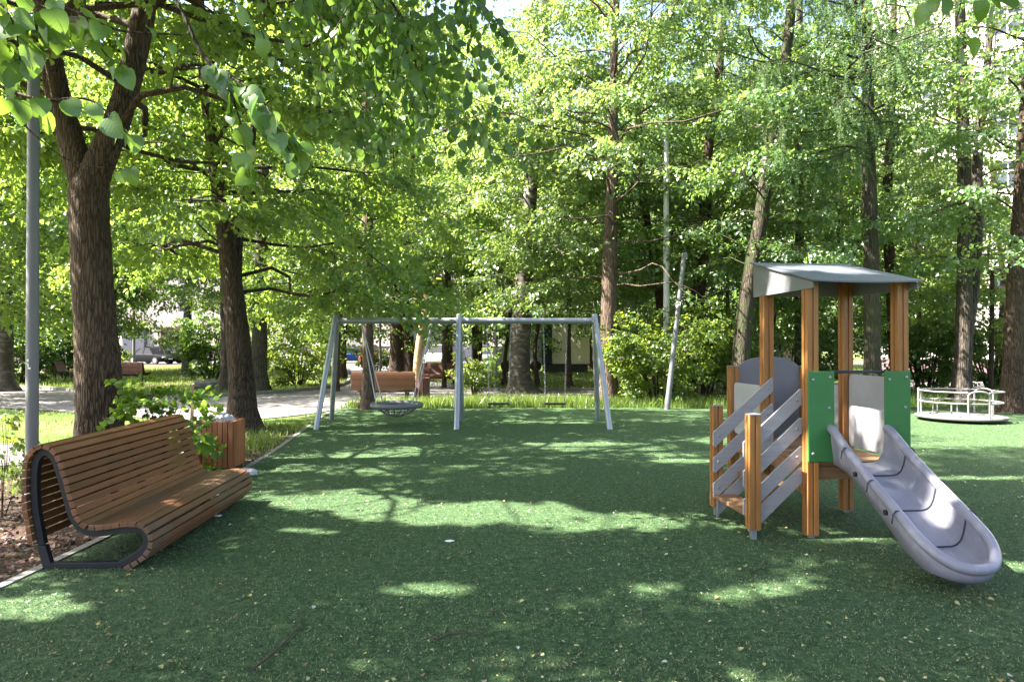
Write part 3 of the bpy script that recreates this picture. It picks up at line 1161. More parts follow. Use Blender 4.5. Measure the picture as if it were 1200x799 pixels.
# decks and rims
for y0 in (.0, .83):
    mb = MB()
    for k in range(6):
        mb.box((0, y0 + .055 + .145 * k, .635), (.80, .135, .03))
    dk = mb.build('deck', M['deck_wood'], tower, bevel=.003)
mb = MB()
for yy in (.03, .80, 1.63): mb.box((0, yy, .555), (.71, .04, .12))
for xx in (-.38, .38):
    mb.box((xx, .415, .555), (.04, .73, .12)); mb.box((xx, 1.245, .555), (.04, .73, .12))
mb.build('deck_rim', M['deck_wood'], tower, bevel=.003)


def panel_bolts(x, y, zs, par, m='steel'):
    for xx, zz in zs:
        mb = MB()
        mb.lathe([(.013, 0), (.013, .006), (.008, .010)], 10)
        mb.v = [(xx + a, y - c, zz + b) for a, b, c in mb.v]
        mb.build('bolt', M[m], par)


for sx in (-1, 1):
    x0, x1 = (-.458, -.225) if sx < 0 else (.225, .458)
    p = MB().box(((x0 + x1) / 2, -.062, 1.045), (x1 - x0, .018, .775)).build('front_panel', M['green'], tower, bevel=.006)
    if sx < 0: p['label'] = 'green panel beside the stair railing'
    panel_bolts(0, -.072, [(x0 + .04, 1.36), (x1 - .04, 1.38), (x0 + .04, .73), (x1 - .05, 1.12)], p)
MB().tube([(-.24, -.03, 1.425), (.24, -.03, 1.425)], .014, 10).build('grab_bar', M['steel_dark'], tower, smooth=True)


def round_rect_x(y0, y1, z0, z1, r, top=True):
    P = []
    for (cy, cz, a0) in ((y1 - r, z0 + r, -90), (y1 - r, z1 - r, 0), (y0 + r, z1 - r, 90), (y0 + r, z0 + r, 180)):
        for k in range(6):
            a = R(a0 + 18 * k)
            P.append((cy + r * math.cos(a), cz + r * math.sin(a)))
    return P


MB().prism(round_rect_x(.06, .77, .67, 1.37, .06), .40, .418, 'x').build('side_panel', M['hpl_pale'], tower, bevel=.003)
for x in (-.418, .40):
    MB().prism(round_rect_x(.89, 1.60, .70, 1.25, .05), x, x + .018, 'x').build('side_panel', M['hpl_pale'], tower, bevel=.003)
P = [(-.36, .52), (.36, .52)] + [(.36 * math.cos(R(a)), 1.38 + .15 * math.sin(R(a))) for a in range(0, 181, 10)]
MB().prism(P, 1.655, 1.673, 'y').build('arch_panel', M['hpl_grey'], tower, bevel=.003)

# stair: grey boards climbing to the deck on both sides, two treads
for y, nm in ((.066, 'stair_rail'), (.764, 'stair_rail')):
    for zc in (1.25, 1.0, .755, .57):
        x0, x1 = -.975, -.375
        if zc < .6: x0 = -.93
        s = .9
        hh = .0725
        z0_, z1_ = zc + (x0 + .41) * s, zc + (x1 + .41) * s
        if y < .5: x1 = -.445; z1_ = zc + (x1 + .41) * s
        pl = [(x0 + .02, z0_ - hh), (x1, z1_ - hh), (x1, z1_ + hh - .02), (x1 - .02, z1_ + hh - .018), (x0, z0_ + hh), (x0, z0_ - hh + .02)]
        b = MB().prism(pl, y - .011, y + .011, 'y').build(nm if zc > .6 else 'stringer', M['board_grey'], tower, bevel=.003)
        if zc > .6: panel_bolts(0, y - .012, [(x0 + .05, z0_ + .04), (x1 - .05, z1_ - .04)], b)
for x, z in ((-.86, .20), (-.63, .42)):
    MB().box((x, .415, z), (.21, .67, .035)).build('tread', M['deck_wood'], tower, bevel=.004)
MB().bar((-.93, .764, -.02), (-.93, .764, .16), .04, .012).build('stair_foot', M['steel'], tower)

# slide
LEN, WH = 1.46, .245
cs = [0, .12, .3, .68, 1.01, 1.23, LEN]
bedz = [.655, .648, .60, .405, .225, .155, .135]
rimz = [.965, .90, .79, .605, .455, .345, .205]
sm = lambda xs, ys, x: float(np.interp(x, xs, ys))
fine = np.linspace(0, LEN, 60)


def smoothed(ys):
    v = np.interp(fine, cs, ys)
    for _ in range(6): v = np.convolve(np.pad(v, 1, 'edge'), [.25, .5, .25], 'valid')
    return v


BZ, RZ = smoothed(bedz), smoothed(rimz)
# plan outline of one side: straight, then a half-ellipse tip
RA = .32
rows = []
for s in np.linspace(0, LEN - RA, 34): rows.append((WH, s, -1., 0.))
for a in np.linspace(0, 90, 16)[1:]:
    ca, sa = math.cos(R(a)), math.sin(R(a))
    nx_, ny_ = ca / WH, sa / RA
    l_ = math.hypot(nx_, ny_)
    rows.append((WH * ca, LEN - RA + RA * sa, -nx_ / l_, -ny_ / l_))
prof = [(0, 0), (.012, -.05), (.022, .30), (.034, .58), (.055, .82), (.085, .95), (.12, 1.0)]   # inset from edge, share of the drop from rim to bed
V, F = [], []
cols = None
for (hx, s, ix, iy) in rows:
    sec = []
    rz, bz = sm(fine, RZ, s), sm(fine, BZ, s)
    for e, dr in prof:
        x = hx + ix * e; y = s + iy * e
        x = max(x, 0)
        zz = rz - (rz - sm(fine, BZ, y)) * max(dr, 0) + (.012 if dr < 0 else 0)
        sec.append((x, y, zz))
    xi, yi, zi = sec[-1]
    left = [(-x, y, z) for x, y, z in sec]
    floor = [(-xi * .5, yi, zi - .004), (0, yi, zi - .006), (xi * .5, yi, zi - .004)]
    ox, oy = hx, s
    under = [(ox - .0, oy, rz - .10 if rz - bz > .16 else (rz + bz) / 2 - .02), (max(ox + ix * .03, 0), oy + iy * .03, bz - .02), (max(ox + ix * .09, 0), oy + iy * .09, bz - .045)]
    row = left + floor + sec[::-1] + under + [(-x, y, z) for x, y, z in under[::-1]]
    cols = len(row)
    V += [(x, -(y) - .075, z) for x, y, z in row]
for i in range(len(rows) - 1):
    for j in range(cols):
        a, b = i * cols + j, i * cols + (j + 1) % cols
        F.append((a, b, b + cols, a + cols))
F.append(tuple(range(cols)))
mb = MB().add(V, F)
slide = mb.build('slide', M['slide'], tower, smooth=True, angle=60)
slide.location.x = -.012
slide.rotation_euler.z = R(-3.2)
bmm = bmesh.new(); bmm.from_mesh(slide.data); bmesh.ops.remove_doubles(bmm, verts=bmm.verts, dist=.0005); bmesh.ops.recalc_face_normals(bmm, faces=bmm.faces); bmm.to_mesh(slide.data); bmm.free()
rim_pts = [(-hx, -s - .075, sm(fine, RZ, s) - .006) for hx, s, _, _ in rows] + [(hx, -s - .075, sm(fine, RZ, s) - .006) for hx, s, _, _ in rows[::-1][1:]]
MB().tube(rim_pts, .036, 14).build('rim', M['slide'], slide, smooth=True)
M['seam'] = simple('dark_seam', (.035, .035, .045), .7)
for s in (.30, .68, 1.01):
    rz = sm(fine, RZ, s)
    sec = [(-.306, rz - .06), (-.296, rz + .005), (-.275, rz + .030), (-.25, rz + .028)] + \
          [(-(WH - e) + .004, rz - (rz - sm(fine, BZ, s)) * d_ + .004) for e, d_ in prof[1:]]
    sec = sec + [(0, sm(fine, BZ, s) + .001)] + [(-x, z) for x, z in sec[::-1]]
    MB().tube([(x, -s - .075 - .10 * (1 - min(1, abs(x) / .25)) * 0, z) for x, z in sec], .0055, 6).build('seam', M['seam'], slide, smooth=True)
for s in (.42, .84):
    for sx in (-1, 1):
        z = sm(fine, RZ, s) - .10
        MB().tube([(sx * .22, -s - .075, z), (sx * .262, -s - .075, z)], .020, 12).build('clamp_bolt', M['black_plastic'], slide, smooth=True)
MB().bar((0, -1.12, -.02), (0, -1.12, .13), .26, .04, (1, 0, 0)).build('slide_foot', M['steel_dark'], tower)


# ================================================================== SWING FRAME
swf = empty('swing_frame', 'long grey steel swing frame with three slanting leg pairs', 'swing frame', (-.98, 14.3, 0))
o0 = Vector((-.98, 14.3, 0))
ZB = 2.17
MB().tube([Vector((at(394, 14.3), 14.3, ZB)) - o0, Vector((at(700, 14.3), 14.3, ZB)) - o0], .062, 16).build('beam', M['steel'], swf, smooth=True)
for topx, fx, rx in ((394.5, 370, 388.5), (538, 535, 541.5), (696.5, 715, 700.5)):
    for px, d in ((fx, 13.5), (rx, 15.15)):
        y_ = 14.3 + (-.05 if d < 14.3 else .05)
        leg = MB().tube([Vector((at(topx, 14.3), y_, ZB + .13)) - o0, Vector((at(px, d), d, -.05)) - o0], .055, 14).build('leg', M['steel'], swf, smooth=True)
    MB().box((at(topx, 14.3) - o0.x, 0, ZB), (.13, .22, .10)).build('bracket', M['steel'], swf, bevel=.01)


def chain(pts, step=.036, r=.0055):
    """interlocking links along a straight run"""
    a, b = Vector(pts[0]), Vector(pts[1])
    L = (b - a).length
    d = (b - a) / L
    s = d.cross(Vector((0, 1, 0))).normalized()
    t = d.cross(s)
    mb = MB()
    for k in range(int(L / step)):
        c = a + d * (k + .5) * step
        u = s if k % 2 else t
        P = [c + d * (.62 * step * math.cos(q)) + u * (.34 * step * math.sin(q)) for q in [i * math.pi / 4 for i in range(8)]]
        mb.tube(P, r, 4, closed=True)
    return mb


def flat_swing(px):
    d = 14.3
    x = at(px, d)
    r_ = empty('flat_swing', 'black rubber swing seat nearest the middle legs of the frame' if px < 620 else 'black rubber swing seat nearest the end legs beside the leafy bush', 'swing', (x, d, 0), 0, 'swings hanging from the grey frame')
    MB().box((0, 0, .435), (.44, .17, .035)).build('seat', M['rubber'], r_, bevel=.012)
    for sx in (-1, 1):
        chain([(sx * .20, 0, .45), (sx * .25, 0, ZB - .06)]).build('chain', M['chain'], r_, smooth=True)
        MB().tube([(sx * .25, 0, ZB - .06), (sx * .25, 0, ZB + .07)], .012, 8).build('hanger', M['steel_dark'], r_)


flat_swing(584.5)
flat_swing(650.5)
nest = empty('nest_swing', 'round grey basket swing with knotted net and slanting ropes', 'swing', (at(465, 14.3), 14.3, 0), 0, 'swings hanging from the grey frame')
ring = [(.50 * math.cos(t), .50 * math.sin(t), .41) for t in [2 * math.pi * k / 40 for k in range(40)]]
MB().tube(ring, .055, 12, closed=True).build('ring', M['pole_grey'], nest, smooth=True)
mb = MB()
for k in range(16):
    a = 2 * math.pi * k / 16
    mb.tube([(.47 * f * math.cos(a), .47 * f * math.sin(a), .40 - .23 * (1 - f ** 2)) for f in (1, .75, .5, .25, .02)], .011, 5)
for f in (.28, .52, .76):
    mb.tube([(.47 * f * math.cos(t), .47 * f * math.sin(t), .40 - .23 * (1 - f ** 2)) for t in [2 * math.pi * k / 24 for k in range(24)]], .011, 5, closed=True)
mb.build('net', M['pole_grey'], nest, smooth=True)
for sx in (-1, 1):
    for sy in (-1, 1):
        top = (sx * .74, sy * .02, ZB - .05)
        MB().tube([(sx * .36, sy * .34, .45), top], .013, 6).build('rope', M['pole_pale'], nest, smooth=True)
    MB().tube([(sx * .74, 0, ZB - .07), (sx * .74, 0, ZB + .07)], .014, 8).build('hanger', M['steel_dark'], nest)

# ================================================================== MERRY-GO-ROUND
MX, MY = at(1125, 15.1), 15.1
mg = empty('merry_go_round', 'low white merry-go-round with round deck and tubular rails', 'merry-go-round', (MX, MY, 0), R(22))
MB().lathe([(.80, .05), (.87, .065), (.885, .085), (.885, .105), (.87, .115), (.3, .12), (.05, .14)], 48).build('deck', M['plate'], mg, smooth=True, angle=35)
MB().lathe([(.28, -.03), (.28, .06)], 20).build('bearing', M['steel_dark'], mg)


def pol(r_, a, z): return (r_ * math.cos(R(a)), r_ * math.sin(R(a)), z)


for k in range(3):
    a = 120 * k
    P = [pol(.80, a - 15, .13), pol(.80, a - 15, .60)] + [pol(.80, a - 15 + 30 * t, .60 + .085 * math.sin(math.pi * min(1, max(0, t)) ** 1) ** .5) for t in (.08, .2, .35, .5, .65, .8, .92)] + [pol(.80, a + 15, .60), pol(.80, a + 15, .13)]
    MB().tube(P, .019, 10).build('handle', M['white_paint'], mg, smooth=True)
    MB().tube([pol(.80, a + 15, .655), pol(.80, a + 60, .655), pol(.80, a + 105, .655)], .015, 8).build('top_rail', M['white_paint'], mg, smooth=True)
    s = MB()
    s.tube([pol(.78, a - 15 + 15 * j, .42) for j in range(9)], .017, 8)
    s.build('seat_rail', M['white_paint'], mg, smooth=True)
    for q in (40, 80):
        MB().tube([pol(.62, a + q, .13), pol(.62, a + q, .40), pol(.78, a + q, .42)], .015, 8).build('seat_support', M['white_paint'], mg, smooth=True)

# ================================================================== BENCH
bx, by = -3.42, 5.08
bench = empty('slatted_bench', 'long curved bench of brown slats on black frames', 'bench', (bx, by, 0), R(2.6), 'benches')
ctrl = [(.50, .02), (.655, .115), (.70, .20), (.665, .272), (.56, .285), (.35, .262), (.245, .285), (.165, .376), (.115, .535), (.072, .69), (.022, .825), (-.045, .862), (-.103, .80), (-.118, .64), (-.106, .43), (-.062, .18)]
cl = smooth_path(ctrl, 160)
# frame: a flat bar bent along the profile and closed with a foot bar
fr = [tuple(p) for p in cl] + [(-.01, .0), (.47, .0)]


def strip(path, wdt, y0, y1, closed):
    P = np.array(path)
    n = len(P)
    tn = np.roll(P, -1, 0) - np.roll(P, 1, 0) if closed else np.gradient(P, axis=0)
    tn /= np.linalg.norm(tn, axis=1, keepdims=True)
    nr = np.stack([-tn[:, 1], tn[:, 0]], 1)
    a, b = P + nr * wdt / 2, P - nr * wdt / 2
    V, F = [], []
    for i in range(n):
        V += [(a[i][0], y0, a[i][1]), (b[i][0], y0, b[i][1]), (b[i][0], y1, b[i][1]), (a[i][0], y1, a[i][1])]
    m_ = n if closed else n - 1
    for i in range(m_):
        j = (i + 1) % n
        for k in range(4):
            F.append((4 * i + k, 4 * i + (k + 1) % 4, 4 * j + (k + 1) % 4, 4 * j + k))
    return V, F


for y in (0, 1.05, 2.08):
    V, F = strip(smooth_path(ctrl, 90), .052, y - .025, y + .025, False)
    mb = MB().add(V, F)
    mb.prism([(-.095, .175), (-.03, .175), (.012, .03), (.012, -.002), (-.045, -.002)], y - .0245, y + .0245, 'y')
    mb.prism([(.008, -.001), (.50, -.001), (.55, .035), (.50, .045), (.008, .045)], y - .024, y + .024, 'y')
    mb.build('frame', M['frame_black'], bench, bevel=.004)
# slats
tg = np.gradient(cl, axis=0)
tg /= np.linalg.norm(tg, axis=1, keepdims=True)
TK, NS = .036, 39
oc = cl + np.stack([tg[:, 1], -tg[:, 0]], 1) * (.026 + TK * .55)      # line of the slat centres
seg = np.linalg.norm(np.diff(oc, axis=0), axis=1)
acc = np.concatenate([[0], np.cumsum(seg)])
pitch = acc[-1] * .97 / NS
groups = {'seat': MB(), 'backrest': MB(), 'back_shell': MB()}
for k in range(NS):
    s = acc[-1] * .015 + (k + .5) * pitch
    at_ = lambda q, i: float(np.interp(q, acc, oc[:, i]))
    u, z = at_(s, 0), at_(s, 1)
    t = Vector((at_(s + .012, 0) - at_(s - .012, 0), 0, at_(s + .012, 1) - at_(s - .012, 1))).normalized()
    nrm = Vector((t.z, 0, -t.x))
    m_ = Matrix((t, Vector((0, 1, 0)), nrm)).transposed()
    gname = 'seat' if k < 14 else ('backrest' if k < 26 else 'back_shell')
    wdt = pitch - (.002 if gname == 'seat' and 6 < k < 13 else .010)
    jit = random.uniform(-.004, .004)
    groups[gname].box((u, 1.045 + jit, z), (wdt, 2.21, TK), m_)
groups['seat'].build('seat', M['bench_seat'], bench, bevel=.003)
groups['backrest'].build('backrest', M['bench_wood'], bench, bevel=.003)
groups['back_shell'].build('back_shell', M['bench_wood'], bench, bevel=.003)

# ================================================================== LITTER BIN
binx, biny = at(259.5, 9.25), 9.25
bn = empty('litter_bin', 'square litter bin clad in reddish upright slats', 'litter bin', (binx, biny, 0), R(4), 'slatted bins')
mb = MB()
hw = .235
for side in range(4):
    m_ = Matrix.Rotation(side * math.pi / 2, 3, 'Z')
    for k in range(7):
        c = m_ @ Vector((-hw + .034 + (2 * hw - .068) * k / 6, -hw, .345))
        mb.box(c, (.058, .022, .61), m_)
mb.build('cladding', M['bin_wood'], bn, bevel=.003)
mb = MB()
for side in range(4):
    m_ = Matrix.Rotation(side * math.pi / 2, 3, 'Z')
    mb.box(m_ @ Vector((0, -hw + .03, .32)), (2 * hw - .06, .012, .60), m_)
mb.box((0, 0, .03), (.40, .40, .05))
mb.build('liner', M['steel_dark'], bn)


def crumple(name, label, loc, s, seed, cat='bag', m='bag', flat=1.0):
    bm = bmesh.new()
    bmesh.ops.create_icosphere(bm, subdivisions=4, radius=1)
    r = random.Random(seed)
    ph = [(Vector((r.gauss(0, 1), r.gauss(0, 1), r.gauss(0, 1))) * (2 + .22 * i_), r.uniform(0, 6)) for i_ in range(20)]
    for v in bm.verts:
        k = 1 + sum(.085 * (abs(math.sin(v.co.dot(a) + p)) - .6) for a, p in ph)
        v.co = Vector((v.co.x * s[0], v.co.y * s[1], max(-.75, v.co.z) * s[2])) * k
    me = bpy.data.meshes.new(name); bm.to_mesh(me); bm.free()
    o = link(name, me, M[m], None, True, 0, 180)
    o.location = loc
    return tag(o, label, cat)


crumple('rubbish_bag', 'larger crumpled pale rubbish bag heaped in the slatted bin', (binx + .04, biny - .04, .65), (.13, .14, .085), 3)['group'] = 'rubbish bags'
crumple('rubbish_bag', 'smaller crumpled pale rubbish bag low in the slatted bin corner', (binx - .12, biny - .02, .645), (.085, .10, .05), 8)['group'] = 'rubbish bags'
crumple('plastic_bag', 'crumpled white plastic bag on turf beside the bench end', (at(290, 8.7), 8.7, .035), (.12, .08, .05), 5)['group'] = 'rubbish bags'
crumple('paper_scrap', 'flat white paper scrap lying alone on shaded turf', (at(527, 5.75), 5.75, .012), (.035, .02, .006), 11, 'litter', 'paper')
crumple('paper_scrap', 'torn white paper scrap on turf under the bench seat edge', (at(255, 6.6), 6.6, .012), (.04, .02, .006), 12, 'litter', 'paper')


def ground_twig(label, pts, r0=.006):
    P = [Vector((gpt(*p)[0], gpt(*p)[1], .012 + .004 * (i % 2))) for i, p in enumerate(pts)]
    o = Vector((P[0].x, P[0].y, 0))
    mb = MB().tube([p - o for p in P], [r0 * (1 - .5 * i / len(P)) for i in range(len(P))], 6)
    ob = mb.build('fallen_twig', M['twig'], smooth=True)
    ob.location = o
    tag(ob, label, 'twig', 'fallen twigs on the turf')


ground_twig('long thin dark twig on turf, nearest the camera', [(292, 788), (310, 776), (331, 757), (349, 738), (353, 725)], .007)
ground_twig('short forked dark twig lying in the middle of the turf', [(505, 747), (515, 750), (527, 744), (545, 743), (570, 745)], .006)
ground_twig('small bent dark twig near the slide end', [(880, 672), (893, 666), (898, 655)], .006)
ground_twig('curved dark twig along the front of the brown bench', [(200, 640), (220, 645), (245, 640), (285, 632)], .005)

# ================================================================== LAMP POSTS AND POLES
lx, ly = at(38, 7.6), 7.6
lp_ = empty('lamp_post', 'grey lamp post with flat lamp head close behind the brown bench', 'lamp post', (lx, ly, 0), 0, 'lamp posts and poles')
MB().tube([(0, 0, -.05), (0, 0, 5.05)], [.064, .058], 20).build('pole', M['pole_grey'], lp_, smooth=True)
MB().lathe([(.10, -.02), (.10, .02), (.072, .05)], 20).build('base', M['pole_grey'], lp_)
hd = MB().box((.30, .0, 5.22), (.92, .34, .055)).build('lamp_head', M['pole_grey'], lp_, bevel=.012)
M['lens'] = simple('frosted_lens', (.45, .36, .30), .5)
MB().box((.42, 0, 5.188), (.50, .26, .014)).build('lens', M['lens'], hd)
MB().tube([(0, 0, 5.0), (0, 0, 5.2)], .04, 12).build('bracket', M['pole_grey'], lp_)
st = MB()
zs = CAMH - (428 - CY) / F0 * ly
st.box((-.005, -.066, zs + .055), (.022, .004, .030)); st.box((.0, -.066, zs), (.016, .004, .026)); st.box((.012, -.066, zs - .03), (.03, .004, .02)); st.box((-.012, -.066, zs + .02), (.03, .004, .008))
st.build('sticker', M['paper'], lp_)

x0 = at(781, 17.7)
po = empty('leaning_pole', 'slanting thin steel pole beside the leafy bush', 'pole', (x0, 17.7, 0), 0, 'lamp posts and poles')
MB().tube([(0, 0, -.1), ((807 - 783) / F0 * 17.7, .3, CAMH - (300 - CY) / F0 * 17.7)], [.075, .05], 14).build('pole', M['pole_grey'], po, smooth=True)
cp = MB().box(((808 - 783) / F0 * 17.7, .3, CAMH - (298 - CY) / F0 * 17.7), (.13, .11, .15)).build('pole_head', M['pole_grey'], po, bevel=.02)


def tall_pole(px, d, h, r_, label, m='pole_pale', arm=True):
    p = empty('lamp_post', label, 'lamp post', (at(px, d), d, 0), 0, 'lamp posts and poles')
    MB().tube([(0, 0, -.05), (0, 0, h)], [r_, r_ * .7], 12).build('pole', M[m], p, smooth=True)
    if arm:
        MB().tube([(0, 0, h - .1), (.25, 0, h + .15), (.8, -.1, h + .2)], .03, 8).build('arm', M[m], p, smooth=True)
        MB().box((.95, -.1, h + .2), (.5, .2, .1)).build('lamp_head', M['pole_grey'], p, bevel=.02)


tall_pole(781, 20.6, 8.2, .105, 'tall pale straight pole rising behind the leaning pole', 'pole_pale', False)
tall_pole(581, 26, 3.6, .075, 'thin grey lamp post behind the swing seats', 'pole_grey', False)
tall_pole(445.5, 33, 6.0, .07, 'thin dark lamp post between trunks near the basket swing', 'pole_grey')
tall_pole(157, 48, 7.0, .10, 'slim grey lamp post by the black parked cars', 'pole_grey')
tall_pole(314.5, 45, 5, .07, 'thin green-grey post before the white parked car', 'pole_grey', False)
M['sign_blue'] = simple('blue_sign', (.03, .10, .35), .4)

# ================================================================== FAR BENCHES AND BIN
def far_bench(label, px, d, rz, w_, m, flip=False):
    b = empty('park_bench', label, 'bench', (at(px, d), d, 0), rz, 'benches')
    c2 = smooth_path([(-.35, .24), (-.38, .36), (-.30, .42), (.05, .40), (.15, .50), (.25, .84), (.31, .87), (.35, .80), (.33, .35)], 60)
    V, F = strip(c2, .035, -w_ / 2, w_ / 2, False)
    sg = {'seat': MB(), 'backrest': MB(), 'back_shell': MB()}
    s2 = np.concatenate([[0], np.cumsum(np.linalg.norm(np.diff(c2, axis=0), axis=1))])
    K = 30
    for k in range(K):
        s = s2[-1] * (k + .5) / K
        u, z = np.interp(s, s2, c2[:, 0]), np.interp(s, s2, c2[:, 1])
        u2, z2 = np.interp(s + .01, s2, c2[:, 0]), np.interp(s + .01, s2, c2[:, 1])
        t = Vector((u2 - u, 0, z2 - z)).normalized()
        nn = Vector((-t.z, 0, t.x))
        mm = Matrix((t, Vector((0, 1, 0)), nn)).transposed()
        sg['seat' if k < 13 else ('backrest' if k < 20 else 'back_shell')].box((u, 0, z), (s2[-1] / K - .009, w_, .028), mm)
    for nm in sg: sg[nm].build(nm, M[m], b)
    for y in (-w_ * .36, w_ * .36):
        fb = MB()
        fb.bar((-.28, y, .39), (-.12, y, 0), .06, .04); fb.bar((.25, y, .42), (.20, y, 0), .06, .04); fb.bar((-.28, y, .38), (.27, y, .40), .06, .04); fb.bar((.2, y, .39), (.30, y, .80), .06, .03)
        fb.build('leg', M['frame_black'], b)
    return b


far_bench('brown bench seen from behind near the basket swing', 451, 20.3, R(90 + 180), 1.85, 'far_wood')
far_bench('dark red bench across the path behind the middle swing legs', 513, 29.5, R(90), 1.9, 'far_red')
far_bench('dark red bench across the path by the big forked trunk', 147, 31.5, R(268), 2.0, 'far_red')
far_bench('small dark red bench on the grass beneath dark bushes', 76, 33, R(200), 1.6, 'far_red')
fb2 = empty('litter_bin', 'dark red litter bin standing at the end of the far brown bench', 'litter bin', (at(495, 20.6), 20.6, 0), 0, 'slatted bins')
mb = MB()
for k in range(12):
    a = 2 * math.pi * k / 12
    mb.box((.21 * math.cos(a), .21 * math.sin(a), .36), (.025, .10, .66), Matrix.Rotation(a, 3, 'Z'))
mb.build('cladding', M['far_red'], fb2)
MB().lathe([(.19, .03), (.19, .66), (.16, .66)], 20).build('liner', M['steel_dark'], fb2)
sk = MB().bar((0, 0, -.05), (.03, 0, 1.02), .045, .03, (0, 1, 0)).build('wooden_stake', M['stake'], bevel=.003)
sk.location = (at(224, 10.9), 10.9, 0)
tag(sk, 'thin raw wooden stake standing among shoots behind the bench', 'stake')
crumple('boulder', 'low grey boulder on the grass across the path', (at(247, 26), 26, .12), (.65, .4, .22), 21, 'boulder', 'stone')


# ================================================================== CARS
def car(label, px, d, rz, paint, kind='hatch'):
    c = empty('parked_car', label, 'car', (at(px, d), d, 0), rz, 'cars parked by the house')
    L, W_, H = (4.4, 1.78, 1.47) if kind != 'suv' else (4.7, 1.9, 1.75)
    if kind == 'sedan': roofx = (-.95, -.35, .75, 1.45)
    elif kind == 'suv': roofx = (-.85, -.35, 1.75, 2.2)
    else: roofx = (-.85, -.25, 1.45, 2.05)
    bz = H * .60
    # body: lofted sections along x, from nose (-) to tail (+)
    xs = [-L / 2, -L / 2 + .12, -L / 2 + .6, roofx[0], 0, roofx[3] - .05, L / 2 - .12, L / 2]
    tops = [.55, .68, bz * .90, bz, bz + .02, bz + .01, bz - .02, .62]
    bots = [.34, .24, .20, .20, .20, .20, .26, .40]
    wid = [.70, .84, .97, 1, 1, 1, .92, .80]
    V, F = [], []
    for x, t_, b_, wd in zip(xs, tops, bots, wid):
        h2 = W_ / 2 * wd
        V += [(x, -h2 * .93, b_), (x, -h2, (b_ + t_) / 2), (x, -h2 * .95, t_ - .05), (x, -h2 * .86, t_), (x, h2 * .86, t_), (x, h2 * .95, t_ - .05), (x, h2, (b_ + t_) / 2), (x, h2 * .93, b_)]
    for i in range(len(xs) - 1):
        for j in range(8):
            F.append((i * 8 + j, i * 8 + (j + 1) % 8, i * 8 + 8 + (j + 1) % 8, i * 8 + 8 + j))
    F += [tuple(range(8)), tuple(range(8 * len(xs) - 8, 8 * len(xs)))]
    body = MB().add(V, F).build('body', paint, c, smooth=True, angle=35)
    g = MB()
    a, b_, e, f_ = roofx
    zb, zt = bz - .01, H
    h0, h1 = W_ / 2 * .87, W_ / 2 * .68
    V = [(a, -h0, zb), (f_, -h0, zb), (f_, h0, zb), (a, h0, zb), (b_, -h1, zt - .05), (e, -h1, zt - .05), (e, h1, zt - .05), (b_, h1, zt - .05)]
    g.add(V, [(0, 1, 5, 4), (2, 3, 7, 6), (1, 2, 6, 5), (3, 0, 4, 7)])
    g.build('window', M['car_glass'], c)
    V = [(b_, -h1 - .01, zt - .06), (e, -h1 - .01, zt - .06), (e, h1 + .01, zt - .06), (b_, h1 + .01, zt - .06), (b_ + .12, -h1 + .1, zt), (e - .12, -h1 + .1, zt), (e - .12, h1 - .1, zt), (b_ + .12, h1 - .1, zt)]
    rf = MB().add(V, [(0, 1, 5, 4), (1, 2, 6, 5), (2, 3, 7, 6), (3, 0, 4, 7), (4, 5, 6, 7)])
    for sy in (-1, 1):
        for (p, q) in (((a, zb), (b_, zt - .04)), ((f_, zb), (e, zt - .04)), (((a + f_) / 2, zb), ((b_ + e) / 2, zt - .04))):
            rf.bar((p[0], sy * (h0 + .004), p[1]), (q[0], sy * (h1 + .004), q[1]), .03, .08, (1, 0, 0))
    rf.build('roof', paint, c, smooth=True, angle=35)
    for sx in (-1.32, 1.32):
        for sy in (-1, 1):
            wh = MB().tube([(sx, sy * (W_ / 2 - .2), .32), (sx, sy * (W_ / 2 + .012), .32)], .32, 20).build('wheel', M['black_plastic'], c, smooth=True)
            MB().tube([(sx, sy * (W_ / 2 - .02), .32), (sx, sy * (W_ / 2 + .02), .32)], .20, 16).build('rim', M['rim'], wh, smooth=True)
    for sy in (-1, 1):
        MB().box((-L / 2 + .10, sy * W_ * .34, .62), (.14, .34, .13)).build('headlight', M['headlamp'], c, bevel=.03)
        MB().box((L / 2 - .06, sy * W_ * .37, .74), (.12, .24, .18)).build('taillight', M['tail_red'], c, bevel=.03)
    MB().box((-L / 2 + .02, 0, .47), (.05, .50, .11)).build('number_plate', M['paper'], c)
    MB().box((L / 2 + .012, 0, .55), (.03, .50, .11)).build('number_plate', M['paper'], c)
    return c


def paint(name, c): return simple(name, c, .55, .0, .05, 2, 0, spec=.12)


PK, PW, PG, PR, PB, PS = paint('black_paint', (.004, .0045, .006)), paint('car_white', (.34, .35, .36)), paint('car_dark_green', (.26, .275, .25)), paint('car_maroon', (.12, .015, .02)), paint('car_blue', (.02, .05, .16)), paint('car_silver', (.12, .13, .14))
car('black parked saloon nearest the slim lamp post', 178, 62, R(160), PK, 'sedan')
car('black parked off-roader before the maroon shutter', 220, 63, R(175), PK, 'suv')
car('white parked car half hidden behind the leaning trunk', 322, 60, R(185), PW, 'sedan')
car('maroon parked car seen from behind beside blue one', 433, 61, R(-78), PR, 'suv')
car('dark blue parked car beside the mauve house base', 408, 66, R(10), PB, 'sedan')
car('white parked hatchback facing the path behind twin trunks', 466, 61, R(80), PW, 'hatch')
car('pale silver parked car facing the path above the dark red bench', 515, 58, R(84), PG, 'suv')
car('silver parked car among thin saplings', 566, 62, R(95), PS, 'hatch')
car('silver parked car half hidden by dark bushes', 66, 60, R(170), PS, 'hatch')


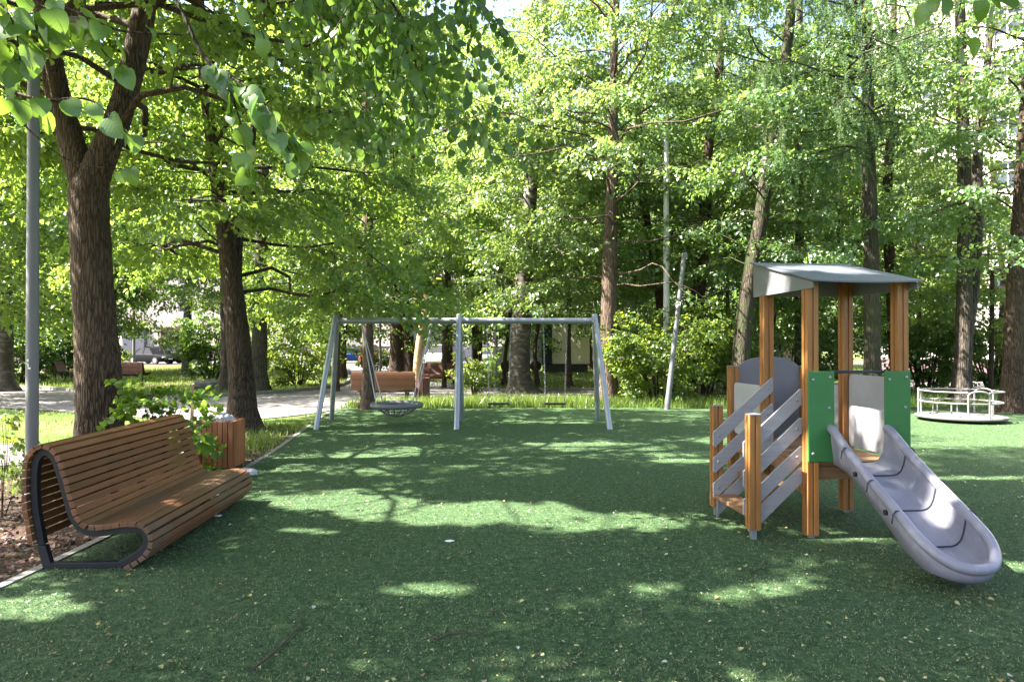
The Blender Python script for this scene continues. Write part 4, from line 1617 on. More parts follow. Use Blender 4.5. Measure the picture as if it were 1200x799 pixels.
# ================================================================== BUILDINGS
def facade(root, m, x0, x1, z0, z1, wins, depth=.35, thick=12, nm='wall'):
    """a solid block whose front wall (y=0, facing -y) has real window openings"""
    xs = sorted({x0, x1, *[w_[0] for w_ in wins], *[w_[1] for w_ in wins]})
    zs_ = sorted({z0, z1, *[w_[2] for w_ in wins], *[w_[3] for w_ in wins]})
    mb = MB()
    hole = lambda cx, cz: any(a < cx < b and c < cz < d for a, b, c, d in wins)
    for i in range(len(xs) - 1):
        for j in range(len(zs_) - 1):
            if hole((xs[i] + xs[i + 1]) / 2, (zs_[j] + zs_[j + 1]) / 2): continue
            mb.add([(xs[i], 0, zs_[j]), (xs[i + 1], 0, zs_[j]), (xs[i + 1], 0, zs_[j + 1]), (xs[i], 0, zs_[j + 1])], [(0, 1, 2, 3)])
    for a, b, c, d in wins:
        V = [(a, 0, c), (b, 0, c), (b, 0, d), (a, 0, d), (a, depth, c), (b, depth, c), (b, depth, d), (a, depth, d)]
        mb.add(V, [(0, 4, 5, 1), (1, 5, 6, 2), (2, 6, 7, 3), (3, 7, 4, 0)])
    V = [(x0, 0, z0), (x1, 0, z0), (x1, thick, z0), (x0, thick, z0), (x0, 0, z1), (x1, 0, z1), (x1, thick, z1), (x0, thick, z1)]
    mb.add(V, [(1, 2, 6, 5), (2, 3, 7, 6), (3, 0, 4, 7), (4, 5, 6, 7)])
    me = bpy.data.meshes.new(nm); me.from_pydata(mb.v, [], mb.f)
    wobj = link(nm, me, M[m], root)
    first = None
    for a, b, c, d in wins:
        wd, ht = b - a, d - c
        f = MB()
        y = depth * .55
        for bx_ in ((.04, 0), (wd - .04, 0), (wd / 2, 0)): f.box((bx_[0], y, ht / 2), (.08, .08, ht - .004))
        f.box((wd / 2, y, .04), (wd - .164, .07, .08)); f.box((wd / 2, y, ht - .04), (wd - .164, .07, .08)); f.box((wd / 2, y, ht * .68), (wd - .164, .07, .06))
        key = (round(wd, 2), round(ht, 2))
        if first and key in first:
            o = first[key].copy(); col.objects.link(o); o.parent = root
            g = KIDS[first[key].name][0].copy(); col.objects.link(g); g.parent = o
        else:
            o = f.build('window', M['win_white'], root)
            g = MB(); g.add([(0, y + .02, 0), (wd, y + .02, 0), (wd, y + .02, ht), (0, y + .02, ht)], [(0, 1, 2, 3)])
            g.build('pane', M['glass'], o)
            first = first or {}
            first[key] = o
        o.location = (a, 0, c)
    return wobj


hb = empty('apartment_house', 'cream apartment house with mauve base behind the parked cars', 'house', (-8, 76, 0), 0, 'houses behind the trees')
wins = []
for fl in range(6):
    for k in range(15):
        xw = -50 + k * 5.2
        if fl == 0 and k in (3, 6, 7, 8): continue
        wins.append((xw, xw + 1.7, 2.3 + fl * 3.1, 2.3 + fl * 3.1 + 1.6))
facade(hb, 'cream', -52, 30, 0, 21, wins)
MB().box((-11, -.06, .75), (82, .12, 1.5)).build('plinth', M['plinth'], hb)
MB().box((-11, -.10, 1.66), (82, .20, .10)).build('cornice', M['win_white'], hb)
MB().box((-11, -.3, 21.2), (83, .9, .35)).build('cornice', M['cream2'], hb)
for px in (206,):
    xx = at(px, 76) + 8
    MB().box((xx, -.10, 1.9), (3.2, .2, 3.6)).build('shutter', M['maroon'], hb)
xx = at(160, 76) + 8
MB().box((xx, -.35, 1.8), (2.4, .7, 3.6)).build('entrance_porch', M['slate'], hb)
xx = at(512, 74) + 8
po_ = MB().box((xx, -1.0, 1.9), (7.5, 2.0, 3.8)).build('entrance_porch', M['slate'], hb)
MB().prism([(-2.3 + 0, 3.81), (2.3, 3.81), (0, 5.0)], -2.4, .0, 'y').build('roof', M['roof_tin'], po_).location.x = xx - 2
for px, py in ((400, 383), (470, 372), (250, 352), (560, 362)):
    xx = at(px, 75.6) + 8
    ac = MB().box((xx, -.25, CAMH - (py - CY) / F0 * 75.6), (.95, .4, .75)).build('air_conditioner', M['white_metal'], hb, bevel=.03)
    MB().tube([(xx - .12, -.46, CAMH - (py - CY) / F0 * 75.6), (xx - .12, -.44, CAMH - (py - CY) / F0 * 75.6)], .26, 20).build('fan_grille', M['pole_grey'], ac)

hr = empty('apartment_house', 'tall pale apartment house behind the trees past the merry-go-round', 'house', (23.5, 44.5, 0), R(-34), 'houses behind the trees')
wins = []
for fl in range(8):
    for k in range(9):
        xw = 2.0 + k * 4.4
        wins.append((xw, xw + 1.6, 1.6 + fl * 3.1, 1.6 + fl * 3.1 + 1.7))
facade(hr, 'cream2', 0, 42, 0, 27, wins)
MB().box((21, -.06, .4), (42, .12, .8)).build('plinth', M['plinth'], hr)
hm = empty('garage_block', 'low pinkish garage block behind the bushes beyond the tower', 'house', (9, 43, 0), R(-4), 'houses behind the trees')
facade(hm, 'cream', 0, 9, 0, 3.6, [(1.0, 2.6, 1.2, 2.6), (5.6, 7.2, 1.2, 2.6)], .2, 5)
MB().box((4.5, 2.2, 3.75), (9.6, 6.2, .28)).build('roof', M['roof_tin'], hm)

kx = at(669, 42)
kb = empty('storage_cabin', 'beige metal cabin with a blue corner standing on dark skids', 'cabin', (kx, 42, 0), 0)
kw = 44 / F0 * 42
MB().box((0, 1.1, 1.95), (kw, 2.2, 2.85)).build('body', M['beige_metal'], kb, bevel=.04)
MB().box((-kw / 2 - .31, 1.1, 1.95), (.60, 2.2, 2.85)).build('corner_panel', M['blue_metal'], kb, bevel=.03)
MB().box((-.3, 1.1, .26), (kw + .4, 1.9, .5)).build('skid', M['steel_dark'], kb)
mb = MB()
for k in range(6): mb.box((-kw / 2 + kw * (k + .5) / 6, -.006, 1.95), (.035, .012, 2.75))
mb.build('rib', M['beige_metal'], kb)
vb = empty('white_van', 'white van parked next to the beige cabin behind the birch', 'van', (at(612, 43), 43, 0), 0)
MB().prism([(-1.6, .4), (1.3, .4), (1.3, 2.6), (-.7, 2.6), (-1.3, 1.6), (-1.6, 1.4)], 0, 1.9, 'y').build('body', M['white_metal'], vb, bevel=.08)
MB().prism([(-1.2, 1.6), (-.35, 1.6), (-.35, 2.3), (-.75, 2.3)], -.012, .012, 'y').build('window', M['glass'], vb)
for sx in (-1.0, .85):
    MB().tube([(sx, -.02, .36), (sx, .2, .36)], .36, 20).build('wheel', M['black_plastic'], vb, smooth=True)
    MB().tube([(sx, 1.7, .36), (sx, 1.92, .36)], .36, 20).build('wheel', M['black_plastic'], vb, smooth=True)

# ================================================================== TREES
def P3(*pts):
    """trunk control points: (px, py or 'g' for ground, depth, radius)"""
    out = []
    for px, py, d, r_ in pts:
        out.append((at(px, d), d, -.1 if py == 'g' else CAMH - (py - CY) / F0 * d, r_))
    return out


def near_branches(specs, leaf=.085, heart=True):
    """twigs given as world polylines with leaves along the outer part"""
    def fn(W, S, off, r):
        return W, S
    return fn


make_tree('linden_tree', 'big forked linden with furrowed bark behind the brown bench',
          [P3((118, 'g', 9.5, .31), (117, 480, 9.5, .285), (115, 430, 9.5, .288), (112, 385, 9.5, .262), (108, 330, 9.5, .255), (104, 250, 9.5, .25), (104, 222, 9.5, .25), (112, 200, 9.5, .20), (140, 130, 9.6, .165), (160, 50, 9.7, .155), (172, -30, 9.8, .14), (180, -200, 9.9, .09), (175, -420, 10, .03)),
           P3((104, 228, 9.52, .22), (95, 205, 9.5, .185), (78, 150, 9.5, .165), (62, 90, 9.4, .15), (52, 20, 9.3, .14), (35, -150, 9.1, .09), (20, -380, 9.0, .03))],
          dict(z0=4.6, z1=13.5, rad=5.6, limbs=46, subs=8, clear=1.9, elev=26, droop=.42, spray=.75, n=26, leaf=.085, shape='ovate', sp_step=.40, thick=.9),
          'bark_big', 'leaf_back', 11, detail=44)
make_tree('linden_tree', 'dark linden leaning over the slatted litter bin',
          [P3((287, 'g', 13.4, .28), (285, 470, 13.4, .255), (280, 400, 13.4, .225), (272, 330, 13.4, .19), (262, 260, 13.4, .155), (250, 180, 13.4, .125), (240, 100, 13.4, .10), (232, 0, 13.4, .10), (225, -160, 13.4, .03)),
           P3((281, 400, 13.5, .13), (277, 330, 13.6, .11), (280, 270, 13.8, .09), (292, 200, 14, .075), (300, 100, 14.1, .05), (315, -50, 14.2, .02))],
          dict(z0=2.6, z1=11, rad=4.6, limbs=30, subs=8, elev=14, droop=.42, spray=.7, n=26, leaf=.085, shape='ovate', thick=.9),
          'bark_dark', 'leaf_back', 12, detail=18)
make_tree('slender_tree', 'slender reddish trunk in front of the far brown bench',
          [P3((432, 'g', 17.9, .17), (432, 450, 17.9, .155), (431, 380, 17.9, .145), (431, 250, 17.9, .135), (429, 100, 17.9, .12), (428, -80, 17.9, .09), (428, -300, 17.9, .03))],
          dict(z0=2.6, z1=12.5, rad=3.4, limbs=34, subs=7, elev=22, leaf=.10, n=22), 'bark_red', 'leaf_back', 13)
make_tree('birch_tree', 'thick black and white birch behind the swing seats',
          [P3((610, 'g', 24, .42), (609, 440, 24, .36), (611, 380, 24, .33), (616, 300, 24, .28), (624, 200, 24, .22), (634, 100, 24, .18), (640, -50, 24, .14), (645, -250, 24, .03))],
          dict(z0=2.6, z1=13, rad=4.0, limbs=38, subs=7, elev=24, leaf=.11, n=22, droop=.5), 'bark_birch', 'leaf_mid', 14)
make_tree('maple_tree', 'straight brown maple beside the end legs of the swing frame',
          [P3((712, 'g', 20.5, .27), (713, 420, 20.5, .24), (715, 300, 20.5, .22), (718, 200, 20.5, .17), (720, 60, 20.5, .11), (726, -100, 20.5, .11), (730, -320, 20.5, .03))],
          dict(z0=3.2, z1=13, rad=4.8, cover=150, limbs=42, subs=8, elev=24, leaf=.105, n=24, droop=.45), 'bark_red', 'leaf_mid', 15)
make_tree('mossy_tree', 'mossy trunk leaning towards the tower roof from behind',
          [P3((866, 'g', 19, .27), (869, 410, 19, .24), (880, 320, 19, .22), (890, 270, 19, .20), (903, 170, 19, .17), (920, 80, 19, .15), (932, -40, 19, .12), (945, -260, 19, .05))],
          dict(z0=3.4000000000000004, z1=12.5, rad=3.4, limbs=30, subs=7, elev=20, leaf=.105, n=22), 'bark_moss', 'leaf_deep', 16)
make_tree('birch_tree', 'thin pale trunk rising straight behind the tower roof',
          [P3((936, 'g', 24, .17), (937, 300, 24, .15), (938, 150, 24, .14), (938, 20, 24, .12), (940, -150, 24, .05))],
          dict(z0=4.0, z1=12.5, rad=2.8, limbs=22, subs=6, elev=24, leaf=.11, n=20), 'bark_grey', 'leaf_mid', 17)
make_tree('brown_tree', 'slim dark brown trunk close behind the grey straight one',
          [P3((1052, 'g', 22, .17), (1048, 400, 22, .165), (1043, 300, 22, .16), (1040, 240, 22, .15), (1046, 120, 22, .12), (1052, -100, 22, .05))],
          dict(z0=3.2, z1=12, rad=2.8, limbs=22, subs=6, elev=20, leaf=.10, n=22), 'bark_dark', 'leaf_deep', 19)
make_tree('twin_tree', 'twin-stemmed grey tree rising behind the merry-go-round',
          [P3((1127, 'g', 19.5, .27), (1128, 440, 19.5, .24), (1131, 330, 19.5, .20), (1131, 200, 19.5, .175), (1128, 60, 19.5, .14), (1124, -120, 19.5, .12), (1120, -320, 19.5, .03)),
           P3((1131, 400, 19.6, .18), (1140, 340, 19.7, .16), (1146, 260, 19.8, .15), (1147, 180, 20, .13), (1160, 60, 20, .09), (1175, -120, 20, .03))],
          dict(z0=4.0, z1=12.5, rad=3.0, limbs=18, subs=7, elev=22, leaf=.10, n=20), 'bark_grey', 'leaf_mid', 20)
make_tree('dark_tree', 'dark rough trunk at the picture edge past the merry-go-round',
          [P3((1186, 'g', 17, .26), (1188, 400, 17, .235), (1193, 300, 17, .20), (1200, 200, 17, .18), (1208, 60, 17, .14), (1215, -120, 17, .1), (1220, -300, 17, .03))],
          dict(z0=3.2, z1=11.5, rad=3.4, limbs=24, subs=7, elev=18, leaf=.10, n=20), 'bark_dark', 'leaf_deep', 21)
make_tree('grey_tree', 'grey-green trunk hidden half behind the leaning dark linden',
          [P3((304, 'g', 24, .30), (304, 420, 24, .27), (305, 330, 24, .25), (308, 200, 24, .2), (312, 0, 24, .14), (316, -250, 24, .03))],
          dict(z0=2.6, z1=13, rad=4.0, limbs=30, subs=7, elev=20, leaf=.105, n=22), 'bark_moss', 'leaf_back', 22)
make_tree('grey_tree', 'plain grey trunk on the lawn beside the grey boulder',
          [P3((266, 'g', 25.5, .26), (266, 420, 25.5, .235), (265, 330, 25.5, .22), (262, 200, 25.5, .17), (258, 0, 25.5, .1), (256, -200, 25.5, .03))],
          dict(z0=2.8, z1=12.5, rad=3.6, limbs=26, subs=7, elev=20, leaf=.11, n=20), 'bark_grey', 'leaf_dark', 23)
make_tree('birch_tree', 'white birch trunk at the picture edge beyond the lamp post',
          [P3((4, 'g', 25, .36), (4, 420, 25, .33), (3, 340, 25, .31), (0, 200, 25, .25), (-4, 0, 25, .17), (-6, -200, 25, .04))],
          dict(z0=3.0, z1=13, rad=4.2, limbs=30, subs=7, elev=22, leaf=.11, n=20), 'bark_birch', 'leaf_back', 24)
make_tree('birch_tree', 'small birch beside the black off-roader and dark bush',
          [P3((218, 'g', 38, .24), (219, 400, 38, .22), (220, 350, 38, .20), (222, 200, 38, .16), (225, 0, 38, .05))],
          dict(z0=3.4, z1=15, rad=4.0, limbs=22, subs=6, elev=22, leaf=.15, n=16, spray=1.0), 'bark_birch', 'leaf_dark', 25)
make_tree('twin_tree', 'pair of black trunks behind the far brown bench',
          [P3((465, 'g', 30, .33), (465, 400, 30, .30), (465, 330, 30, .27), (462, 200, 30, .2), (458, 0, 30, .04)),
           P3((480, 'g', 30, .34), (478, 400, 30, .30), (472, 330, 30, .22), (474, 250, 30, .18), (490, 120, 30, .1), (500, 0, 30, .03))],
          dict(z0=3.6, z1=15, rad=4.6, limbs=32, subs=7, elev=22, leaf=.125, n=18, spray=.95), 'bark_dark', 'leaf_back', 26)
make_tree('dark_tree', 'dark straight trunk next to the pale silver car',
          [P3((524, 'g', 36, .30), (524, 400, 36, .28), (523, 330, 36, .25), (522, 200, 36, .18), (521, 60, 36, .04))],
          dict(z0=3.6, z1=16, rad=4.4, limbs=26, subs=6, elev=22, leaf=.14, n=16, spray=1.0), 'bark_dark', 'leaf_deep', 27)
make_tree('dark_tree', 'dark trunk leaning away from the pale straight pole',
          [P3((784, 'g', 24.5, .24), (780, 390, 24.5, .22), (768, 310, 24.5, .19), (755, 240, 24.5, .16), (748, 120, 24.5, .12), (744, -60, 24.5, .03))],
          dict(z0=3.2, z1=12.5, rad=3.2, limbs=22, subs=6, elev=22, leaf=.11, n=20), 'bark_dark', 'leaf_mid', 28)
make_tree('dark_tree', 'dark leaning trunk between the leaning pole and the tower',
          [P3((800, 'g', 23, .30), (808, 400, 23, .27), (818, 340, 23, .25), (826, 280, 23, .21), (830, 180, 23, .16), (846, 60, 23, .12), (856, -140, 23, .03))],
          dict(z0=3.4000000000000004, z1=12.5, rad=3.6, limbs=26, subs=7, elev=22, leaf=.11, n=20), 'bark_dark', 'leaf_deep', 29)
make_tree('young_tree', 'thin young tree with dark stem near the beige cabin',
          [P3((667, 'g', 27, .11), (666, 400, 27, .10), (667, 330, 27, .09), (668, 200, 27, .06), (670, 80, 27, .02))],
          dict(z0=3.4, z1=10, rad=2.2, limbs=16, subs=5, cover=10, elev=28, leaf=.11, n=20), 'bark_dark', 'leaf_mid', 30)
make_tree('young_tree', 'thin crooked young tree between birch and beige cabin',
          [P3((630, 'g', 28, .09), (627, 410, 28, .08), (632, 360, 28, .07), (630, 250, 28, .05), (634, 120, 28, .02))],
          dict(z0=3.4, z1=9, rad=2.0, limbs=14, subs=5, elev=28, leaf=.11, n=20, cover=10), 'bark_dark', 'leaf_mid', 31)
make_tree('young_tree', 'thin young tree among saplings beside the thin lamp post',
          [P3((591, 'g', 29, .09), (592, 420, 29, .08), (598, 360, 29, .07), (596, 250, 29, .05), (600, 130, 29, .02))],
          dict(z0=2.4, z1=9, rad=2.2, limbs=14, subs=5, elev=28, leaf=.11, n=20), 'bark_dark', 'leaf_back', 32)
make_tree('young_tree', 'leggy young tree behind the middle swing legs',
          [P3((558, 'g', 29, .09), (556, 420, 29, .08), (554, 340, 29, .07), (556, 230, 29, .05), (558, 130, 29, .02))],
          dict(z0=2.0, z1=9, rad=2.2, limbs=16, subs=5, elev=28, leaf=.11, n=20), 'bark_dark', 'leaf_back', 33)
make_tree('thin_tree', 'thin double dark stem before the pale wall past the tower',
          [P3((1104, 'g', 28, .14), (1103, 400, 28, .12), (1101, 300, 28, .10), (1098, 200, 28, .07), (1096, 60, 28, .03)),
           P3((1108, 'g', 28, .11), (1110, 380, 28, .09), (1107, 280, 28, .08), (1112, 180, 28, .05), (1116, 100, 28, .02))],
          dict(z0=4, z1=12, rad=2.6, limbs=12, subs=5, elev=22, leaf=.12, n=18, cover=0), 'bark_dark', 'leaf_mid', 34)
make_tree('thin_tree', 'crooked thin tree before the pale wall by the edge trunk',
          [P3((1172, 'g', 27, .13), (1172, 400, 27, .12), (1176, 330, 27, .10), (1168, 250, 27, .08), (1162, 150, 27, .06), (1170, 20, 27, .02))],
          dict(z0=4, z1=13, rad=2.4, limbs=10, subs=5, elev=22, leaf=.12, n=16, cover=0), 'bark_dark', 'leaf_mid', 35)
# taller trees filling the background
for k, (px, d, h, rad, lm, lab) in enumerate([
        (-75, 20.5, 14, 4.4, 'leaf_back', 'leafy tree added beyond the lamp post to shade the path'),  # added tree, its crown throws shade on the left of the path
        (-60, 34, 16, 5.2, 'leaf_back', 'tall bushy tree at the edge behind the white birch'),
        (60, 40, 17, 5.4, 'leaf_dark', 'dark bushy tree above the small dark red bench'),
        (130, 43, 18, 5.5, 'leaf_back', 'tall leafy tree behind the big forked trunk'),
        (345, 40, 17, 5.0, 'leaf_back', 'leafy tree over the white parked car'),
        (400, 34, 15, 4.6, 'leaf_mid', 'pale green tree above the swing beam end'),
        (560, 41, 19, 5.2, 'leaf_mid', 'high sunlit tree filling the gap above the swing beam'),
        (690, 47, 20, 5.6, 'leaf_mid', 'high sunlit tree above the beige cabin'),
        (780, 38, 17, 5.2, 'leaf_deep', 'broad sunlit tree behind the pale straight pole'),
        (880, 36, 17, 4.8, 'leaf_mid', 'broad tree behind the mossy leaning trunk'),
        (985, 35, 16, 4.8, 'leaf_mid', 'broad bright tree behind the tower roof'),
        (610, 56, 24, 5.5, 'leaf_mid', 'very high tree far behind the thick birch'),
        (735, 56, 24, 5.5, 'leaf_deep', 'very high tree far behind the brown maple'),
        (850, 52, 23, 5.0, 'leaf_mid', 'very high tree far behind the leaning trunks'),
        (955, 50, 22, 4.6, 'leaf_mid', 'very high tree far behind the tower'),
        (1050, 36, 11, 3.2, 'leaf_mid', 'lower leafy tree before the pale house past the tower')]):
    make_tree('background_tree', lab, [P3((px, 'g', d, .26), (px + 2, 300, d, .22), (px + 4, CY - (h * .7 - CAMH) / d * F0, d, .14), (px + 3, CY - (h - CAMH) / d * F0, d, .03))],
              dict(z0=2.2, z1=h, rad=rad, limbs=52, subs=7, elev=22, leaf=.16, n=16, spray=1.15, sp_step=.55, droop=.4), 'bark_dark', lm, 60 + k, detail=8)

# low leafy young trees between the trunks
for k, (px, d, h, rad, lm, lab) in enumerate([
        (742, 28, 6.5, 2.0, 'leaf_deep', 'low young tree between the brown maple and the pale pole'),
        (850, 25, 7.5, 2.3, 'leaf_mid', 'low young tree beside the tower roof behind the mossy trunk'),
        (905, 27, 8, 2.4, 'leaf_deep', 'low young tree seen through the tower posts'),
        (985, 23, 7.5, 2.2, 'leaf_back', 'low young tree just behind the tower roof back'),
        (1075, 26, 8, 2.3, 'leaf_mid', 'low young tree between tower and twin grey stems'),
        (1160, 23, 6, 2.0, 'leaf_back', 'low young tree between twin grey stems and dark edge trunk'),
        (520, 27, 7, 2.3, 'leaf_back', 'low young tree above the dark red bench and middle swing legs'),
        (395, 25, 6.5, 2.2, 'leaf_back', 'low young tree behind the outer pair of swing legs'),
        (712, 31, 9, 2.0, 'leaf_mid', 'low young tree above the beige cabin roof')]):
    make_tree('young_tree', lab, [P3((px, 'g', d, .08), (px + 3, 330, d, .065), (px - 2, CY - (h * .7 - CAMH) / d * F0, d, .045), (px + 2, CY - (h - CAMH) / d * F0, d, .02))],
              dict(z0=1.9, z1=h, rad=rad, limbs=22, subs=6, elev=20, leaf=.105, n=20, droop=.35), 'bark_dark', lm, 90 + k, detail=8)

# trimmed bare trunk by the benches
ct = MB()
pth_ = smooth_path(P3((489, 'g', 25, .17), (489, 430, 25, .15), (492, 400, 25, .14), (498, 365, 25, .13), (500, 345, 25, .12)), 12)
bo = Vector((pth_[0][0], pth_[0][1], 0))
ctr = empty('bare_trunk', 'pale peeled bent trunk without leaves behind the far bin', 'tree', bo, 0, 'trees round the playground')
ct.tube([Vector(p[:3]) - bo for p in pth_], [p[3] for p in pth_], 12)
ct.build('trunk', M['bark_peeled'], ctr, smooth=True)

# ================================================================== BUSHES AND SMALL PLANTS
bush('leafy_bush', 'big light green bush round the foot of the leaning pole', at(775, 19.3), 19.6, 1.9, 1.2, 2.7, 300, leaf=.11, seed=40, stems=14)
bush('leafy_bush', 'light green bush between the leaning pole and tower', at(825, 21), 21.2, 1.6, 1.2, 2.6, 220, leaf=.11, seed=41, stems=12)
bush('leafy_bush', 'dark green bush behind the tower posts', at(925, 24), 24, 3.0, 1.3, 2.6, 260, 'leaf_mid', .12, 42, stems=14)
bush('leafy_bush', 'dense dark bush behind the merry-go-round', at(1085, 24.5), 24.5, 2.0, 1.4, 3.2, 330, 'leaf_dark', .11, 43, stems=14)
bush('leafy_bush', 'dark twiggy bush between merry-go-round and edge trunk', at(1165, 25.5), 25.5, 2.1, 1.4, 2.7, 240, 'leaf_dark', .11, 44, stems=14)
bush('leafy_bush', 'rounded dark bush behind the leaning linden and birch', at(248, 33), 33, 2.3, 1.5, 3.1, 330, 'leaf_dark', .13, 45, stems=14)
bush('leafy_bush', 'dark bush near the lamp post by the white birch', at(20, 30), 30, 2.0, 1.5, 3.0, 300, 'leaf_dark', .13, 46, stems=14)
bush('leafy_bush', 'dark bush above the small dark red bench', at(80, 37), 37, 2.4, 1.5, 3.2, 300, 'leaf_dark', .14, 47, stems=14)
bush('leafy_bush', 'twiggy bush on the lawn behind the outer swing legs', at(350, 29), 29, 1.8, 1.4, 2.2, 190, 'leaf_bush', .12, 48, stems=14)
bush('leafy_bush', 'low bright bush at the foot of the cream house', at(440, 44), 44, 1.6, 1.0, 1.5, 120, 'leaf_bush', .14, 49)
bush('leafy_bush', 'tall loose shrub behind the middle swing legs', at(556, 22.5), 22.5, .5, .4, 1.5, 60, 'leaf_bush', .10, 50)
bush('leafy_bush', 'bright bush under the black parked cars', at(118, 45), 45, 2.0, 1.0, 1.6, 140, 'leaf_bush', .14, 51)

# linden shoots behind the bench
bush('linden_shoots', 'bright linden shoots at the big trunk foot behind the bench', at(185, 9.0), 9.05, .60, .38, 1.20, 66, 'leaf_shoot', .072, 52, None, 'heart', 12, 'shoots', 11, .34)
bush('linden_shoots', 'bright low shoots between bench end and litter bin', at(216, 8.5), 8.55, .20, .2, .64, 22, 'leaf_shoot', .07, 53, None, 'heart', 8, 'shoots', 11, .30)
bush('weed', 'small pale weed beside the lamp post foot', at(8, 9.0), 9.0, .25, .25, .75, 12, 'leaf_bush', .07, 54, 'weeds', 'ovate', 5, 'weed', 10, .30)
bush('weed', 'thin leafy weed standing behind the bench shell', at(3, 6.6), 6.6, .22, .2, .62, 10, 'leaf_dark', .07, 55, 'weeds', 'ovate', 4, 'weed', 10, .25)


# ================================================================== NEAR TREES (trunks out of view, branches hanging into it)
def hang_tree(name, label, stem, limbs, twigs, crown, bark, leafm, seed, leaf=.085):
    """a tree with ordinary crown plus hand-placed limbs that carry large detailed leaves"""
    def extra(W, S, off, r):
        return W, S
    root = make_tree(name, label, [stem], crown, bark, crown.get('mat', 'leaf_back'), seed, detail=16)
    r = np.random.default_rng(seed + 500)
    off = np.array([stem[0][0], stem[0][1], 0.])
    W = Wood()
    for pts, r0, r1 in limbs:
        p = smooth_path(pts, 14)
        W.tube(p - off, np.linspace(r0, r1, 14), 8, .05, r)
    LP, LA, LN, LS, LD = [], [], [], [], []
    for pts, r0, start, nlv, ls in twigs:
        p = smooth_path(pts, 24)
        W.tube(p - off, np.linspace(r0, r0 * .35, 24), 6)
        for i in range(nlv):
            t = start + (1 - start) * (i + r.uniform(.2, .9)) / nlv
            v = t * 23
            j = min(int(v), 22)
            c = p[j] + (p[j + 1] - p[j]) * (v - j)
            d_ = p[j + 1] - p[j]; d_ /= np.linalg.norm(d_)
            sd = np.cross(d_, (0, 0, 1)); sd /= np.linalg.norm(sd) + 1e-6
            sgn = 1 if i % 2 else -1
            pet = (d_ * .3 + sd * sgn * r.uniform(.4, 1) + np.array([0, 0, r.uniform(-.9, .1)]))
            pet = pet / np.linalg.norm(pet) * r.uniform(.03, .06)
            W.tube(np.array([c, c + pet * .6 + np.array([0, 0, .004]), c + pet]) - off, [.0016, .0012, .001], 4)
            LP.append(c + pet)
            LA.append(pet / np.linalg.norm(pet) * .5 + d_ * .35 + np.array([0, 0, -r.uniform(.2, 1.0)]) + r.normal(0, .25, 3))
            LN.append(np.array([0, -.35, .9]) + r.normal(0, .45, 3))
            LS.append(ls * r.uniform(.65, 1.2))
            LD.append(np.linalg.norm(c) > 5.0)
    W.build('branch', M[bark], root)
    LP, LA, LN, LS, LD = np.array(LP) - off, np.array(LA), np.array(LN), np.array(LS), np.array(LD)
    for sel, mt in ((~LD, leafm), (LD, 'leaf_silhouette')):
        if sel.any(): leaves_mesh('hanging_leaves', LP[sel], LA[sel], LN[sel], LS[sel], M[mt], root, 'heart', .1, carve=False)
    return root


def px3(*pts): return [at(a, d, b) for a, b, d in pts]


def hang_sprays(n, x0, x1, y0, y1, d0, d1, seed, lv=9, ls=.085):
    """short drooping twigs spread through a box given in photo pixels and depth"""
    r = np.random.default_rng(seed)
    out = []
    for k in range(n):
        d = r.uniform(d0, d1)
        px, py = r.uniform(x0, x1), r.uniform(y0, y1)
        a = np.array(at(px, d, py))
        dx = r.normal(.05, .16)
        b = a + np.array([dx, r.normal(0, .15), -r.uniform(.08, .22)])
        c = b + np.array([dx * .8, r.normal(0, .1), -r.uniform(.12, .30)])
        out.append(([tuple(a), tuple(b), tuple(c)], .004, .05, lv, ls))
    return out


stemA = [(-5.2, 3.2, -.1, .26), (-5.18, 3.2, 1.5, .22), (-5.1, 3.2, 3.2, .19), (-5.0, 3.3, 5, .15), (-4.9, 3.3, 9, .10), (-4.8, 3.3, 14, .03)]
limbsA = [([(-5.1, 3.2, 3.3), (-3.6, 2.9, 3.7), *px3((95, -60, 3.2))], .05, .02),
          ([(-5.1, 3.2, 3.6), (-3.2, 4.4, 4.8), *px3((300, -90, 5.4), (430, -40, 6.3))], .07, .022),
          ([(-5.1, 3.2, 2.7), (-3.4, 2.7, 2.8), *px3((-60, 70, 2.8))], .035, .012)]
twA = [(px3((60, -40, 3.1), (70, 3, 3.1), (100, 18, 3.1), (140, 35, 3.15), (213, 40, 3.2)), .011, .05, 9, .085),
       (px3((-60, 70, 2.8), (0, 101, 2.8), (48, 117, 2.8), (105, 117, 2.85), (150, 158, 2.9)), .010, .30, 12, .09),
       (px3((-60, 80, 3.3), (0, 122, 3.3), (48, 165, 3.3), (92, 192, 3.35), (170, 200, 3.4)), .006, .85, 2, .07),
       (px3((-50, -30, 2.6), (-5, 0, 2.6), (15, 30, 2.6), (22, 70, 2.65)), .006, .1, 13, .09),
       (px3((-30, 20, 2.7), (0, 45, 2.7), (12, 65, 2.7), (10, 110, 2.7)), .006, .1, 11, .085),
       (px3((95, -60, 3.2), (100, 20, 3.2), (120, 60, 3.2), (140, 75, 3.2)), .006, .3, 9, .085),
       (px3((95, -60, 3.2), (190, -20, 3.2), (240, 70, 3.2), (285, 110, 3.2), (330, 150, 3.2), (352, 170, 3.2)), .010, .42, 28, .09),
       (px3((230, 55, 3.2), (262, 95, 3.2), (280, 140, 3.2), (292, 205, 3.2)), .006, .1, 24, .085),
       (px3((262, 85, 3.2), (300, 110, 3.15), (320, 140, 3.1), (345, 190, 3.1)), .005, .1, 22, .085),
       (px3((200, -30, 3.3), (270, 0, 3.3), (300, 25, 3.3), (318, 68, 3.3)), .005, .3, 8, .08),
       (px3((0, -40, 2.7), (40, 0, 2.7), (60, 20, 2.75), (75, 40, 2.8)), .005, .1, 10, .085)]
